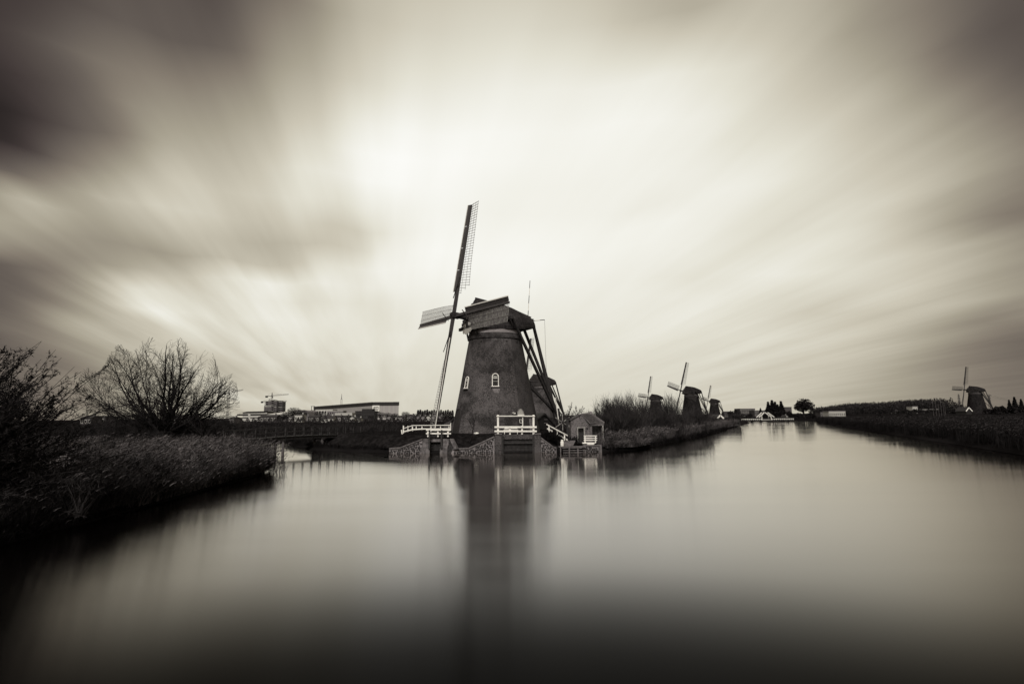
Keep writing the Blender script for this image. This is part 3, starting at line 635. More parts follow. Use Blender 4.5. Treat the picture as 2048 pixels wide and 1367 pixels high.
def make_mill(label, X, Y, z, beta, alpha, tau=7.5, detail=False, extras=True):
    b = R(beta)
    t = thing('windmill', label, 'windmill', (X, Y, z), -b, 'stone drainage windmills along the water')
    # the thing's own rotation turns local -Y (front) to the wind
    loc_az = lambda a: a + beta
    tk = 'far_tower' if Y > 200 else 'mill_brick'
    put('tower', shared(tk, lambda: mesh_of(MB().lathe(PROF, 64), 'tower', M[tk], True)), None, t)
    def cornice():
        return mesh_of(MB().lathe([(3.32, 11.3), (3.46, 11.42), (3.48, 11.72), (3.39, 11.8), (3.39, 12.0), (3.26, 12.05)], 64), 'cornice', M['pier'])
    put('cornice', shared('cornice', cornice), None, t)
    put('curb', shared('curb' + tk, lambda: mesh_of(MB().lathe([(3.24, 12.0), (3.34, 12.05), (3.34, 12.24), (3.26, 12.27), (3.26, 12.52), (3.18, 12.54), (3.14, 13.0)], 64), 'curb', M['curb' if tk == 'mill_brick' else 'concrete'])), None, t)
    cap = put('cap', shared('cap' + tk, lambda: mesh_of(cap_mesh(), 'cap', M['thatch' if tk == 'mill_brick' else tk], False)), None, t)
    hub = Vector((0, -5.06, 14.2))
    tr = R(tau)
    ax = Vector((0, -math.cos(tr), math.sin(tr)))
    sh = MB(); sh.tube(hub - ax * 3.4, hub + ax * .15, .34, .30, 10)
    put('windshaft', mesh_of(sh, 'windshaft', M['iron']), None, t)
    hb = MB(); f = Matrix.Translation(hub) @ Matrix.Rotation(-tr, 4, 'X')
    hb2 = MB(); hb2.box((0, -.38, 0), (.68, 1.0, .68)); hb2.box((0, -.95, 0), (.34, .2, .34))
    put('hub', mesh_of(hb2, 'hub', M['iron']), None, t, f)
    for k in range(4): make_sail(t, k, R(alpha - (1.6 if k % 2 == 0 else 0)), hub, tr, detail, k % 2 == 0, detail)
    # tail: pole, spreaders, long and short braces meeting at the foot
    foot = Vector((0, 8.9, 1.35))
    put('tail_pole', mesh_of(MB().bar((0, 5.45, 14.2), foot, .26, .30, .42, .46), 'tail_pole', M['dark_wood']), None, t)
    put('long_spreader', mesh_of(MB().bar((-4.4, .1, 13.75), (4.4, .1, 13.75), .34, .36), 'long_spreader', M['dark_wood']), None, t)
    put('short_spreader', mesh_of(MB().bar((-1.2, 3.7, 13.0), (1.2, 3.7, 13.0), .3, .3), 'short_spreader', M['dark_wood']), None, t)
    for s in (-1, 1):
        put('long_brace', mesh_of(MB().bar((s * 4.15, .1, 13.9), foot + Vector((s * .2, -.15, .9)), .27, .27), 'long_brace', M['dark_wood']), None, t)
        put('short_brace', mesh_of(MB().bar((s * .75, 3.7, 13.1), foot + Vector((s * .12, -.1, 1.3)), .28, .28), 'short_brace', M['dark_wood']), None, t)
    # boards of the cap front
    fr = MB()
    for i in range(9):
        zz = 13.0 + i * .4; u = (zz - 12.6) / 3.6; wd = 4.1 * (1 - max(0, u) ** 1.2) + .2
        bd = MB().box((0, 0, 0), (wd, .05, .36))
        o = put('board', mesh_of(bd, 'board', M['sail_wood']), None, cap, Matrix.Translation((0, -3.78 - .02 * (i % 2) + max(0, zz - 14.7) * .56, zz)) @ Matrix.Rotation(R(-28 if zz > 14.6 else 0), 4, 'X'))
    if not detail: return t
    # beard board under the windshaft
    pts = [(-1.15, 0, 1.0), (-1.3, 0, .15), (-1.0, 0, -.05), (-.75, 0, .1), (-.5, 0, -.15), (-.22, 0, .02), (0, 0, -.28), (.22, 0, .02), (.5, 0, -.15), (.75, 0, .1), (1.0, 0, -.05), (1.3, 0, .15), (1.15, 0, 1.0), (.5, 0, 1.25), (.42, 0, .55), (-.42, 0, .55), (-.5, 0, 1.25)]
    put('beard_board', mesh_of(MB().prism(pts, (0, .06, 0)), 'beard_board', M['white']), None, cap, Matrix.Translation((0, -3.9, 12.2)))
    for s in (-1, 1):
        put('cap_strut', mesh_of(MB().bar((s * 1.2, -3.5, 12.95), (s * 1.5, -3.0, 11.4), .16, .16), 'cap_strut', M['dark_wood']), None, cap)
    put('front_beam', mesh_of(MB().bar((-2.6, -3.75, 12.9), (2.6, -3.75, 12.9), .3, .36), 'front_beam', M['dark_wood']), None, cap)
    put('ridge_cap', mesh_of(MB().bar((0, -2.75, 16.66), (0, 1.3, 16.02), .25, .1).bar((0, 1.3, 16.02), (0, 5.2, 14.78), .25, .1), 'ridge_cap', M['steel']), None, cap)
    # brake-rope pole and warning poles, painted in black and white bands
    def banded(name, p, q, r, n):
        p = Vector(p); q = Vector(q); root = None
        for i in range(n):
            o = MB().tube(p.lerp(q, i / n), p.lerp(q, (i + 1) / n), r * (1 - .05 * i), r * (1 - .05 * (i + 1)), 6)
            o = put(name if root is None else 'band', mesh_of(o, name, M['iron'] if (n - i) % 2 else M['white']), None, root or t); root = root or o
        return root
    banded('lightning_rod', (0, 4.75, 14.6), (0, 5.15, 19.7), .055, 5)
    banded('vane_pole', (0, 5.0, 14.28), (0, 7.3, 14.62), .06, 3)
    put('rope', mesh_of(MB().tube((0, 7.3, 14.62), (0, 7.45, 7.2), .018, .018, 4), 'rope', M['steel']), None, t)
    put('pole_bracket', mesh_of(MB().bar((0, 4.9, 13.55), (0, 5.6, 13.75), .3, .3).bar((0, 5.45, 13.7), (0, 5.45, 14.6), .22, .22), 'pole_bracket', M['dark_wood']), None, t)
    # low tie from the foot of the tail to the wall
    put('tail_tie', mesh_of(MB().bar((1.2, 4.2, 5.7), foot + Vector((.1, -.3, 1.2)), .26, .26), 'tail_tie', M['dark_wood']), None, t)
    # white-tipped winch post and capstan wheel at the foot of the tail
    put('tail_shoe', mesh_of(MB().bar(foot + Vector((0, .1, 1.6)), foot + Vector((0, .4, -1.1)), .5, .42, .62, .5), 'tail_shoe', M['dark_wood']), None, t)
    put('winch_strut', mesh_of(MB().bar(foot + Vector((.3, -.35, 3.0)), foot + Vector((.45, .1, -.6)), .10, .10), 'winch_strut', M['white']), None, t)
    wh = MB()
    put('winch_axle', mesh_of(MB().tube(foot + Vector((-.7, .5, -.2)), foot + Vector((.75, .5, -.2)), .16, .16, 8), 'winch_axle', M['dark_wood']), None, t)
    for i in range(6):
        a = math.pi * i / 6
        d = Vector((0, math.cos(a), math.sin(a))) * 1.25
        c = foot + Vector((.62, .5, -.2))
        wm = put('wheel_spoke', mesh_of(MB().bar(c - d, c + d, .09, .09), 'wheel_spoke', M['sail_bar'] if i % 2 else M['dark_wood']), None, t)
    # upper windows: white arched frames, lower sash half covered by a blind
    for az_, zz, w, h in ((1.5, 5.42, .80, 1.62), (-51, 5.3, .62, 1.5)):
        fm = wall_frame(loc_az(az_), zz, -.04)
        wn = put('window', mesh_of(MB().prism(arch(w - .1, h - .06, 10, .02, .03), (0, .05, 0)), 'window', M['glass']), None, t, fm)
        mb = MB(); ring_arch(mb, w, h, .09, .14)
        put('window_frame', mesh_of(mb, 'window_frame', M['white']), None, wn)
        put('blind', mesh_of(MB().box((0, .085, h * .66), (w - .3, .02, .2)), 'blind', M['pane_pale']), None, wn)
        put('glazing_bar', mesh_of(MB().box((0, .10, h * .78), (w - .2, .03, .04)).box((0, .09, h * .40), (w - .2, .03, .025)), 'glazing_bar', M['white']), None, wn)
        put('window_sill', mesh_of(MB().box((0, .14, -.05), (w + .25, .2, .09)), 'window_sill', M['concrete']), None, wn)
        if az_ > 0:
            put('repair_patch', mesh_of(MB().prism([(-.45, .05, -.15), (.55, .05, -.15), (.5, .05, -.55), (.35, .05, -.75), (-.15, .05, -.7), (-.25, .05, -.45)], (0, .02, 0)), 'repair_patch', M['mortar']), None, wn)
    # little round put-log holes under the cornice
    for az_ in (-28, -2, 25, -55, 52):
        fm = wall_frame(loc_az(az_), 10.95, -.02)
        put('putlog_hole', mesh_of(MB().tube((0, 0, 0), (0, .05, 0), .13, .13, 10), 'putlog_hole', M['iron']), None, t, fm)
    put('putlog_hole', mesh_of(MB().tube((0, 0, 0), (0, .05, 0), .13, .13, 10), 'putlog_hole', M['iron']), None, t, wall_frame(loc_az(-8), 4.0, -.02))
    # door on the right with half-round fanlight
    fm = wall_frame(loc_az(36), .02, .0)
    dr = put('door', mesh_of(MB().prism(arch(.92, 2.75, 10, .02, 0), (0, .06, 0)), 'door', M['dark_wood']), None, t, fm)
    put('fanlight', mesh_of(MB().prism([(.40 * math.cos(a), .09, 2.2 + .58 * math.sin(a)) for a in (math.pi * i / 12 for i in range(13))], (0, .03, 0)), 'fanlight', M['pane_pale']), None, dr)
    put('door_head', mesh_of(MB().box((0, .12, 2.12), (.92, .10, .13)), 'door_head', M['white']), None, dr)
    mb = MB()
    o_ = [(.47 * math.cos(a), .07, 2.2 + .66 * math.sin(a)) for a in (math.pi * i / 12 for i in range(13))]; i_ = [(.41 * math.cos(a), .07, 2.2 + .59 * math.sin(a)) for a in (math.pi * i / 12 for i in range(13))]
    for k in range(12): mb.prism([o_[k], o_[k + 1], i_[k + 1], i_[k]], (0, .08, 0))
    put('door_arch', mesh_of(mb, 'door_arch', M['sail_bar']), None, dr)
    mb = MB(); 
    for s in (-1, 1): mb.box((s * .17 - .08, .10, 1.4), (.04, .04, .42)); mb.box((-.08, .10, 1.4 + s * .2), (.38, .04, .04))
    put('door_pane', mesh_of(mb, 'door_pane', M['white']), None, dr)
    put('door_lamp', mesh_of(MB().box((-.95, .2, 2.3), (.16, .2, .12)).box((-1.06, .1, 2.4), (.07, .2, .07)), 'door_lamp', M['white']), None, t, fm)
    # dark arched doorway on the left flank
    fm = wall_frame(loc_az(-60), .02, -.06)
    dr = put('door', mesh_of(MB().prism(arch(1.35, 2.9, 10, .02, 0), (0, .05, 0)), 'door', M['iron']), None, t, fm)
    mb = MB(); ring_arch(mb, 1.55, 3.0, .12, .12); put('door_arch', mesh_of(mb, 'door_arch', M['dark_wood']), None, dr)
    put('foot_plinth', mesh_of(MB().prism([(-.25, 0, 0), (.35, 0, 0), (.1, 0, 1.7), (-.05, 0, 1.7)], (0, .25, 0)), 'foot_plinth', M['coping']), None, t, wall_frame(loc_az(52), .0, -.02))
    return t
make_mill('large round brick windmill standing by the water behind white sluice railings', -2.10, 71., 1.70, 62, -3.6, detail=True)
make_mill('smaller brick windmill half hidden behind the tail beams of the big mill', 9.4, 188., .75, 66, -3, detail=False)
make_mill('leftmost of the three distant windmills above the bare bushes, sails edge on', at(1312, 820, 378).x, 378., .7, 74, -6)
make_mill('middle and largest of the distant windmills above the reeds, one sail high', at(1384, 820, 276).x, 276., .7, 76, -14)
make_mill('small distant windmill nearest to the white drawbridge', at(1429, 820, 500).x, 500., .7, 84, -12)
make_mill('dark windmill standing alone on the far right beyond the reed bank', at(1954, 820, 346).x, 346., at(1938, 779, 346).z - 14.2, 101, -4)

# ------------------------------------------------------------------ quay walls of rough basalt in pale mortar
YF = 59.35
def X(px, Y=YF): return at(px, 835, Y).x
def Z(py, Y=YF): return at(1024, py, Y).z
def cobble_wall(name, label, outline, a, b, thick=.5):
    """outline: list of (u, z); u runs along a->b in plan"""
    a = Vector(a); b = Vector(b); L = (b - a).length; d = (b - a) / L; nrm_ = Vector((d.y, -d.x, 0))
    t = thing(name, label, 'retaining wall', (a.x, a.y, 0))
    P = lambda u, z, o=0.: d * u + nrm_ * o + Vector((0, 0, z))
    MB().prism([P(u, z) for u, z in outline], -nrm_ * thick).build('wall_face', M['mortar'], t)
    # coping along the top edge
    top = outline[2:][::-1]
    for (u0, z0), (u1, z1) in zip(top[:-1], top[1:]):
        if abs(u1 - u0) < .15: continue
        k = max(1, int(math.hypot(u1 - u0, z1 - z0) / .9))
        for i in range(k):
            p = P(u0 + (u1 - u0) * i / k, z0 + (z1 - z0) * i / k + .04, .05); q = P(u0 + (u1 - u0) * (i + .97) / k, z0 + (z1 - z0) * (i + .97) / k + .04, .05)
            MB().bar(p - nrm_ * .25, q - nrm_ * .25, .6, .11).build('coping_stone', M['coping'], t)
    # boulders
    mb = MB(); s = .235; us = [o[0] for o in outline]; zs = [o[1] for o in outline]; z = min(zs) + .1; row = 0
    while z < max(zs):
        u = min(us) + .1 + (row % 2) * s / 2
        while u < max(us):
            uu = u + random.uniform(-.06, .06); zz = z + random.uniform(-.05, .05)
            if in_poly(np.array([[uu, zz - .0]]), outline)[0] and in_poly(np.array([[uu, zz + .14]]), outline)[0] and in_poly(np.array([[uu + .1, zz]]), outline)[0] and in_poly(np.array([[uu - .1, zz]]), outline)[0]:
                r = random.uniform(.105, .135); n = random.choice((5, 6, 7)); a0 = random.uniform(0, 6)
                rr = [r * random.uniform(.8, 1.12) for _ in range(n)]
                o0 = [P(uu + rr[i] * math.cos(a0 + 6.283 * i / n), zz + rr[i] * .85 * math.sin(a0 + 6.283 * i / n), -.01) for i in range(n)]
                o1 = [P(uu + .7 * rr[i] * math.cos(a0 + 6.283 * i / n), zz + .6 * rr[i] * math.sin(a0 + 6.283 * i / n), random.uniform(.05, .08)) for i in range(n)]
                mb.add(o0 + o1, [(i, (i + 1) % n, n + (i + 1) % n, n + i) for i in range(n)] + [tuple(range(n, 2 * n))])
            u += s * random.uniform(.95, 1.1)
        z += s * .86; row += 1
    stuff(mb.build('boulders', M['stone'], t))
    return t
wz = -.4
xa, xb = X(779), X(845)
cobble_wall('quay_wall', 'sloping cobbled wall at the left end of the quay, left of the narrow sluice', [(0, wz), (xb - xa, wz), (xb - xa, Z(877)), (X(800) - xa, Z(894)), (0, Z(895.5))], (xa, 59.5, 0), (xb, 59.5, 0))
xa, xb = X(899), X(989)
cobble_wall('quay_wall', 'cobbled wall with a rising coping between the two sluices', [(0, wz), (xb - xa, wz), (xb - xa, Z(873)), (X(937) - xa, Z(896)), (X(915) - xa, Z(897)), (0.35, Z(897))], (xa, YF, 0), (xb, YF, 0))
xa, xb = X(1081), X(1112)
cobble_wall('quay_wall', 'cobbled wall falling towards the landing, right of the wide sluice', [(0, wz), (xb - xa, wz), (xb - xa, Z(897)), (X(1106) - xa, Z(895)), (0, Z(876))], (xa, YF, 0), (xb, YF, 0))
xa, xb = X(1165), X(1201)
cobble_wall('quay_wall', 'low cobbled wall below the small white railing at the quay end', [(0, wz), (xb - xa, wz), (xb - xa, Z(892.5)), (0, Z(892.5))], (xa, YF, 0), (xb, YF, 0))
t = thing('retaining_wing', 'pale slanting stone coping beside the narrow sluice', 'wing wall', (X(900), YF, 0))
MB().prism([(0, 0, Z(875.5)), (.42, 0, Z(875.5)), (.95, 0, Z(896)), (.45, 0, Z(896.5))], (0, -.3, 0)).build('coping', M['concrete'], t)
MB().prism([(-.3, .12, wz), (.8, .12, wz), (.62, .12, Z(896)), (.1, .12, Z(877)), (-.3, .12, Z(877))], (0, .5, 0)).build('wing_face', M['stone'], t)

# narrow sluice
t = thing('narrow_sluice', 'narrow sluice between two pale concrete piers with dark lifting gate', 'sluice', (X(872), YF, 0)); x0 = X(872)
for s, (pa, pb, pc) in ((-1, (847, 857.5, 841)), (1, (886, 897.5, 883))):
    xs = [X(pa) - x0, X(pb) - x0]
    if s < 0: pts = [(xs[0], 0, Z(876)), (xs[1] + .05, 0, Z(876)), (xs[1] + .05, 0, Z(891)), (xs[1] + .12, 0, Z(895)), (xs[1] + .12, 0, wz), (xs[0] - .35, 0, wz), (xs[0] - .35, 0, Z(896)), (xs[0] - .05, 0, Z(889))]
    else: pts = [(xs[0], 0, Z(876)), (xs[1], 0, Z(876)), (xs[1], 0, Z(888)), (xs[1] - .12, 0, Z(893)), (xs[1] - .12, 0, wz), (xs[0] - .3, 0, wz), (xs[0] - .3, 0, Z(896)), (xs[0], 0, Z(891))]
    MB().prism(pts, (0, 1.4, 0)).build('pier', M['concrete'], t)
    MB().box((xs[0] + (-.2 if s < 0 else .35) if False else (xs[1] + .1 if s < 0 else xs[0] - .12), -.08, (Z(858) + Z(895)) / 2), (.16, .2, Z(858) - Z(895))).build('gate_post', M['iron'], t)
MB().box((0, .5, (Z(876.5) + Z(882)) / 2), (X(884) - X(859), .3, Z(876.5) - Z(882))).build('lintel', M['concrete'], t)
gw = X(885) - X(858)
for i in range(6):
    MB().box((0, .75 + .01 * (i % 2), Z(884) - i * .27), (gw, .08, .25)).build('gate_plank', M['bridge_wood'], t)
MB().box((0, 1.1, .5), (gw, .1, 2.6)).build('gate_back', M['iron'], t)

# wide sluice
t = thing('wide_sluice', 'wide dark plank sluice gate between two brick piers under the white frame', 'sluice', (X(1035), YF, 0)); x0 = X(1035)
for pa, pb in ((990, 1003), (1068, 1080.5)):
    xs = X(pa) - x0, X(pb) - x0
    MB().box(((xs[0] + xs[1]) / 2, .45, (wz + Z(868.5)) / 2), (xs[1] - xs[0], 1.3, Z(868.5) - wz)).build('pier', M['pier'], t)
    MB().box(((xs[0] + xs[1]) / 2, .42, Z(868) + .02), (xs[1] - xs[0] + .08, 1.4, .08)).build('pier_cap', M['coping'], t)
    inner = xs[1] + .1 if pa == 990 else xs[0] - .1
    MB().box((inner, .05, (Z(871) + wz) / 2), (.17, .22, Z(871) - wz)).build('gate_post', M['iron'], t)
gw = X(1068) - X(1003) - .05; gc = (X(1068) + X(1003)) / 2 - x0
MB().box((gc, .5, (Z(868.5) + Z(878)) / 2), (gw, .5, Z(868.5) - Z(878))).build('lintel', M['pier'], t)
for i in range(7):
    MB().box((gc, .45 + .02 * (i % 2), Z(880) - i * .25), (gw - .3, .1, .235)).build('gate_plank', M['bridge_wood'], t)
MB().box((gc, .30, Z(886)), (gw - .35, .2, .12)).build('gate_beam', M['dark_wood'], t)
MB().box((gc, .8, .5), (gw, .1, 2.4)).build('gate_back', M['iron'], t)
for i in range(22):
    MB().box((gc - gw / 2 + .25 + i * (gw - .5) / 21, .12, .05), (.05, .06, .62)).build('rack_bar', M['iron'], t)

# quay block and landing on the right
MB().box(((X(1106) + X(1201)) / 2, YF + 3.6, (Z(893) + wz) / 2), (X(1201) - X(1106), 6.4, Z(893) - wz)).build('landing', M['turf'])
struct(bpy.data.objects['landing'])
t = thing('landing_stage', 'low timber landing stage at the waterline below the milk can', 'landing stage', (X(1142), YF, 0)); x0 = X(1142)
zt = Z(893.5)
for i in range(14):
    MB().box((X(1116) - x0 + (i + .5) * .193, -.22, zt), (.17, 1.0, .07)).build('plank', M['coping'], t)
for p in (1119, 1136, 1153): MB().box((X(p) - x0, -.62, zt / 2 - .2), (.11, .11, zt + .3)).build('post', M['coping'], t)
for z_ in (zt - .11, zt - .34, zt - .56): MB().box((X(1142) - x0 + (.2 if z_ < zt - .2 else 0), -.66, z_), (X(1165) - X(1120) - (.3 if z_ > zt - .2 else 0), .05, .07)).build('rail', M['coping'], t)
MB().box((X(1199) - X(1142), -.05, (Z(891) + wz) / 2), (.22, .5, Z(891) - wz)).build('end_post', M['coping'], t)
for i in range(5): MB().box((X(1134) - x0 + .1 * i, .9 + .34 * i, Z(893) + .04 + .1 * i), (1.3, .34, .1)).build('step', M['coping'], t)

# ------------------------------------------------------------------ white railings
def rail_thing(label, posts, rails, loc, cat='railing', name='white_railing', m='white', tops=False):
    t = thing(name, label, cat, loc); L = Vector(loc)
    for p, q, w in posts: MB().bar(Vector(p) - L, Vector(q) - L, w, w).build('post', M[m], t)
    for p, q, w, h in rails: MB().bar(Vector(p) - L, Vector(q) - L, w, h).build('rail', M[m], t)
    return t
Y2 = 59.75
def V3(px, py, Y=Y2): return at(px, py, Y)
zb = Z(869, Y2)
posts = [(V3(996, 829), V3(996, 869), .20), (V3(1067, 829), V3(1067, 869), .20), (V3(1020, 852), V3(1020, 868.5), .16), (V3(1044, 851), V3(1044, 868), .17)]
posts.append((at(1045.5, 832, 59.72), at(1045.5, 852, 59.72), .075))
rails = [(at(993, 831.5, 59.62), at(1070, 831.5, 59.62), .10, .10), (at(989, 853.5, 59.6), at(1073.5, 853.5, 59.6), .10, .19), (at(989, 861.8, 59.6), at(1073.5, 861.8, 59.6), .10, .17)]
rail_thing('tall white goalpost frame with two low rails over the wide sluice', posts, rails, V3(1032, 869), 'railing')
for p in (996, 1067): pass
Y3 = 59.9
posts = [(at(p, 858 if p != 876 else 859, Y3), at(p, 873, Y3), .15) for p in (856, 876, 896)]
rails = [(at(852, 859.2, Y3 - .14), at(902, 859.2, Y3 - .14), .09, .15), (at(852, 866.3, Y3 - .14), at(902, 866.3, Y3 - .14), .09, .15)]
rail_thing('low white railing of thick rails directly over the narrow sluice', posts, rails, at(876, 873, Y3))
# path railing, farther back, bending down at its left end
Yr = 67.
pl = [(807, 850.5, 866), (816, 851, 863.5), (825, 849.5, 861.5), (832.5, 849.5, 859.5), (844, 849.3, 860), (862, 849.3, 863), (881, 849.3, 861), (898, 849.3, 862)]
posts = [(at(px, a, Yr), at(px, b, Yr), .13 if px in (807, 825) else .09) for px, a, b in pl]
rails = [(at(807, 856.5, Yr - .1), at(825, 850.2, Yr - .1), .06, .08), (at(825, 850.2, Yr - .1), at(901, 849.8, Yr - .1), .06, .08), (at(807, 862.8, Yr - .1), at(825, 858.4, Yr - .1), .08, .14), (at(825, 858.4, Yr - .1), at(843, 857.2, Yr - .1), .08, .14), (at(843, 857.2, Yr - .1), at(901, 856.9, Yr - .1), .08, .13)]
rail_thing('long white path railing that bends down at its left end', posts, rails, at(850, 864, Yr))
o = MB().bar(at(803.2, 859, 66.3), at(805.6, 878, 66.3), .13).build('leaning_post', M['white']); tag(o, 'leaning white post on the grass slope left of the path railing', 'post')
# sloping stair rail
YA, YB = 64.6, 61.2
def on(px, py): return at(px, py, YA + (YB - YA) * (px - 1094) / 41)
posts = [(on(1098, 850), on(1098, 864), .13), (on(1114, 860), on(1114, 871), .12), (on(1129, 869), on(1129.5, 884), .14)]
rails = [(on(1093, 848), on(1135, 870.5), .07, .10), (on(1094.5, 856.5), on(1105, 862), .07, .13), (on(1116, 869), on(1135, 879.5), .07, .13)]
rail_thing('sloping white handrail going down beside the dark bushes to the landing', posts, rails, on(1114, 880), 'handrail')
# little white railing with its white step
Y4 = 60.5
posts = [(at(p, 871, Y4), at(p, 885.5, Y4), .11) for p in (1170, 1191)]
rails = [(at(1167.5, y, Y4 - .08), at(1194, y, Y4 - .08), .06, .09) for y in (871, 875.5, 879.6)]
t = rail_thing('small white three-rail railing with a white step in front of the open shed', posts, rails, at(1180, 886, Y4))
L = Vector(t.location)
for a, b, y, w in ((1164.5, 1189, 885.3, .5), (1174, 1187, 887.6, .6)):
    p, q = at(a, y, Y4 - .1), at(b, y, Y4 - .1); MB().bar(p - L, q - L, w, .12).build('step', M['white'], t)

# milk can
t = thing('milk_can', 'pale milk can standing on the edge of the landing stage', 'milk can', (X(1123.3, 59.6), 59.6, Z(893)))
MB().lathe([(0, 0), (.17, 0), (.18, .03), (.18, .42), (.17, .46), (.11, .55), (.11, .58)], 18).build('can_body', M['white'], t, smooth=True)
MB().lathe([(.11, .57), (.14, .58), (.14, .64), (.05, .67), (0, .67)], 18).build('lid', M['white'], t, smooth=True)
for s in (-1, 1): MB().bar((s * .15, 0, .50), (s * .24, 0, .44), .03).bar((s * .24, 0, .44), (s * .19, 0, .33), .03).build('handle', M['steel'], t)
# bench behind the wide sluice railing
bx, by = at(1022, 860, 62.5).x, 62.5; bz = float(yard_z(bx, by))
t = thing('garden_bench', 'small white garden bench with a white bundle on it behind the wide sluice frame', 'bench', (bx, by, bz))
MB().box((0, 0, .48), (1.6, .45, .06)).build('seat', M['white'], t)
for s in (-.7, .7):
    for d in (-.18, .18): MB().box((s, d, .22), (.06, .06, .45)).build('leg', M['white'], t)
MB().box((.1, .22, .66), (1.2, .04, .08)).build('backrest', M['white'], t)
o = MB().lathe([(0, 0), (.25, .03), (.28, .14), (.18, .26), (.0, .32)], 12, (bx - .45, by, bz + .515)).build('white_bundle', M['white'], smooth=True); tag(o, 'rounded white bundle lying on the left end of the garden bench', 'bundle')
px_ = at(953, 865, 64.8)
o = MB().lathe([(0, 0), (.28, 0), (.3, .1), (.2, .2), (0, .22)], 9, (px_.x, 64.8, float(yard_z(px_.x, 64.8)) - .02)).build('white_stone', M['white']); tag(o, 'white stone lying on the grass in front of the big mill', 'stone')

# ------------------------------------------------------------------ brick shed
ys = 62.3; ox = at(1170, 888, ys).x; zs_ = Z(888, ys)
t = thing('brick_shed', 'small brick shed with tiled roof and open dark doorways beside the landing', 'shed', (ox, ys, zs_), R(0))
def sx(px): return (px - 1170) * ys / F
def sz(py): return (888 - py) * ys / F
dep = 3.4; xl, xr = sx(1143), sx(1181); xm = sx(1161)
# gable wall facing the water, cut round the door and the round window by building it in pieces
dl, drr, dt = sx(1155.5), sx(1169.5), sz(857)
wall = MB()
wall.box(((xl + dl) / 2, .12, dt / 2), (dl - xl, .24, dt))
wall.box(((drr + xr) / 2, .12, dt / 2), (xr - drr, .24, dt))
wall.prism([(xl, 0, dt), (xr, 0, dt), (xr, 0, sz(850)), (sx(1163), 0, sz(832)), (sx(1159), 0, sz(832)), (xl, 0, sz(843))], (0, .24, 0))
wall.box((xl + .12, dep / 2 + .12, sz(846) / 2), (.24, dep - .24, sz(846)))
wall.box((xm, dep, sz(848) / 2), (xr - xl, .24, sz(848)))
wall.build('wall', M['brick'], t)
d = MB().box(((dl + drr) / 2, .5, dt / 2), (drr - dl, .06, dt)).build('door', M['iron'], t)
for i in range(6): MB().box((dl + (i + .5) * (drr - dl) / 6, .44, dt / 2 - .02), ((drr - dl) / 6 - .02, .04, dt - .1)).build('door_board', M['iron'], d)
f = MB().box((dl + .02, -.03, dt / 2), (.11, .16, dt)).box((drr - .02, -.03, dt / 2), (.11, .16, dt)).box(((dl + drr) / 2, -.03, dt + .03), (drr - dl + .2, .16, .12)); f.build('door_frame', M['sail_bar'], t)
rc = Matrix.Rotation(math.pi / 2, 3, 'X')
MB().tube((sx(1175), -.02, sz(859)), (sx(1175), .05, sz(859)), .13, .13, 14).build('round_window', M['iron'], t)
MB().bar((sx(1161), -.02, sz(832)), (sx(1161), -.02, sz(842)), .05, .05).build('wall_anchor', M['iron'], t)
# open cart bay at the right under the lower eave
xe = sx(1207)
MB().box(((xr + xe) / 2, 2.8, sz(850) / 2), (xe - xr, .2, sz(850))).box((xe - .1, 1.5, sz(850) / 2), (.2, 2.6, sz(850))).build('bay_wall', M['brick'], t)
MB().box(((xr + xe) / 2, .9, sz(853.5) / 2), (xe - xr - .3, .08, sz(853.5))).build('bay_door', M['iron'], t)
MB().box((xe - .06, -.03, sz(853) / 2), (.12, .18, sz(853))).build('door_frame', M['sail_bar'], t)
MB().box(((xr + xe) / 2, 0, sz(851.3)), (xe - xr + .1, .22, .2)).build('bay_lintel', M['brick'], t)
MB().box((xr + .05, .1, sz(853) / 2), (.3, .3, sz(853))).build('bay_pier', M['brick'], t)
# tiled roof: front slope seen between two verges
A = Vector((sx(1165), .1, sz(832.5))); B = Vector((sx(1186), 1.7, sz(832.5) + .1)); C_ = Vector((sx(1208), .0, sz(850.5))); D_ = Vector((sx(1181), -.15, sz(850.5)))
nr, nc = 9, 12
rf = MB().prism([A, B, C_, D_], (0, .1, -.08)).build('roof', M['roof_dark'], t)
for i in range(nr):
    for j in range(nc):
        def bl(u, v): return (A.lerp(B, u)).lerp(D_.lerp(C_, u), v)
        u0, u1 = j / nc, (j + .94) / nc; v0, v1 = i / nr, (i + 1.12) / nr
        nn = (B - A).cross(D_ - A).normalized(); nn = nn if nn.z > 0 else -nn; nn = nn * (.03 + .012 * random.random())
        mb = MB().prism([bl(u0, v0) + nn, bl(u1, v0) + nn, bl(u1, min(v1, 1.02)) + nn * 1.9, bl(u0, min(v1, 1.02)) + nn * 1.9], nn * .6); mb.build('tile', M['tile'], rf)
MB().prism([A, B, (B.x, dep, sz(833)), (A.x - .2, dep, sz(833))], (0, 0, .05)).build('roof', M['tile'], t)
MB().prism([(xl - .05, -.1, sz(843)), (A.x - .1, -.1, sz(831.5)), (A.x - .1, dep + .1, sz(831.5)), (xl - .05, dep + .1, sz(843))], (0, 0, .08)).build('roof', M['tile'], t)
MB().bar(B + Vector((0, -.05, .12)), C_ + Vector((.04, -.08, .12)), .12, .2).build('verge_board', M['coping'], t)
MB().bar(A + Vector((0, -.05, .08)), D_ + Vector((0, -.08, .08)), .08, .08).build('verge_board', M['coping'], t)
MB().bar(A + Vector((0, 0, .12)), B + Vector((0, 0, .1)), .2, .16).build('ridge_tiles', M['mortar'], t)
MB().box((sx(1187), 1.6, sz(830)), (.26, .26, .55)).build('finial', M['mortar'], t)

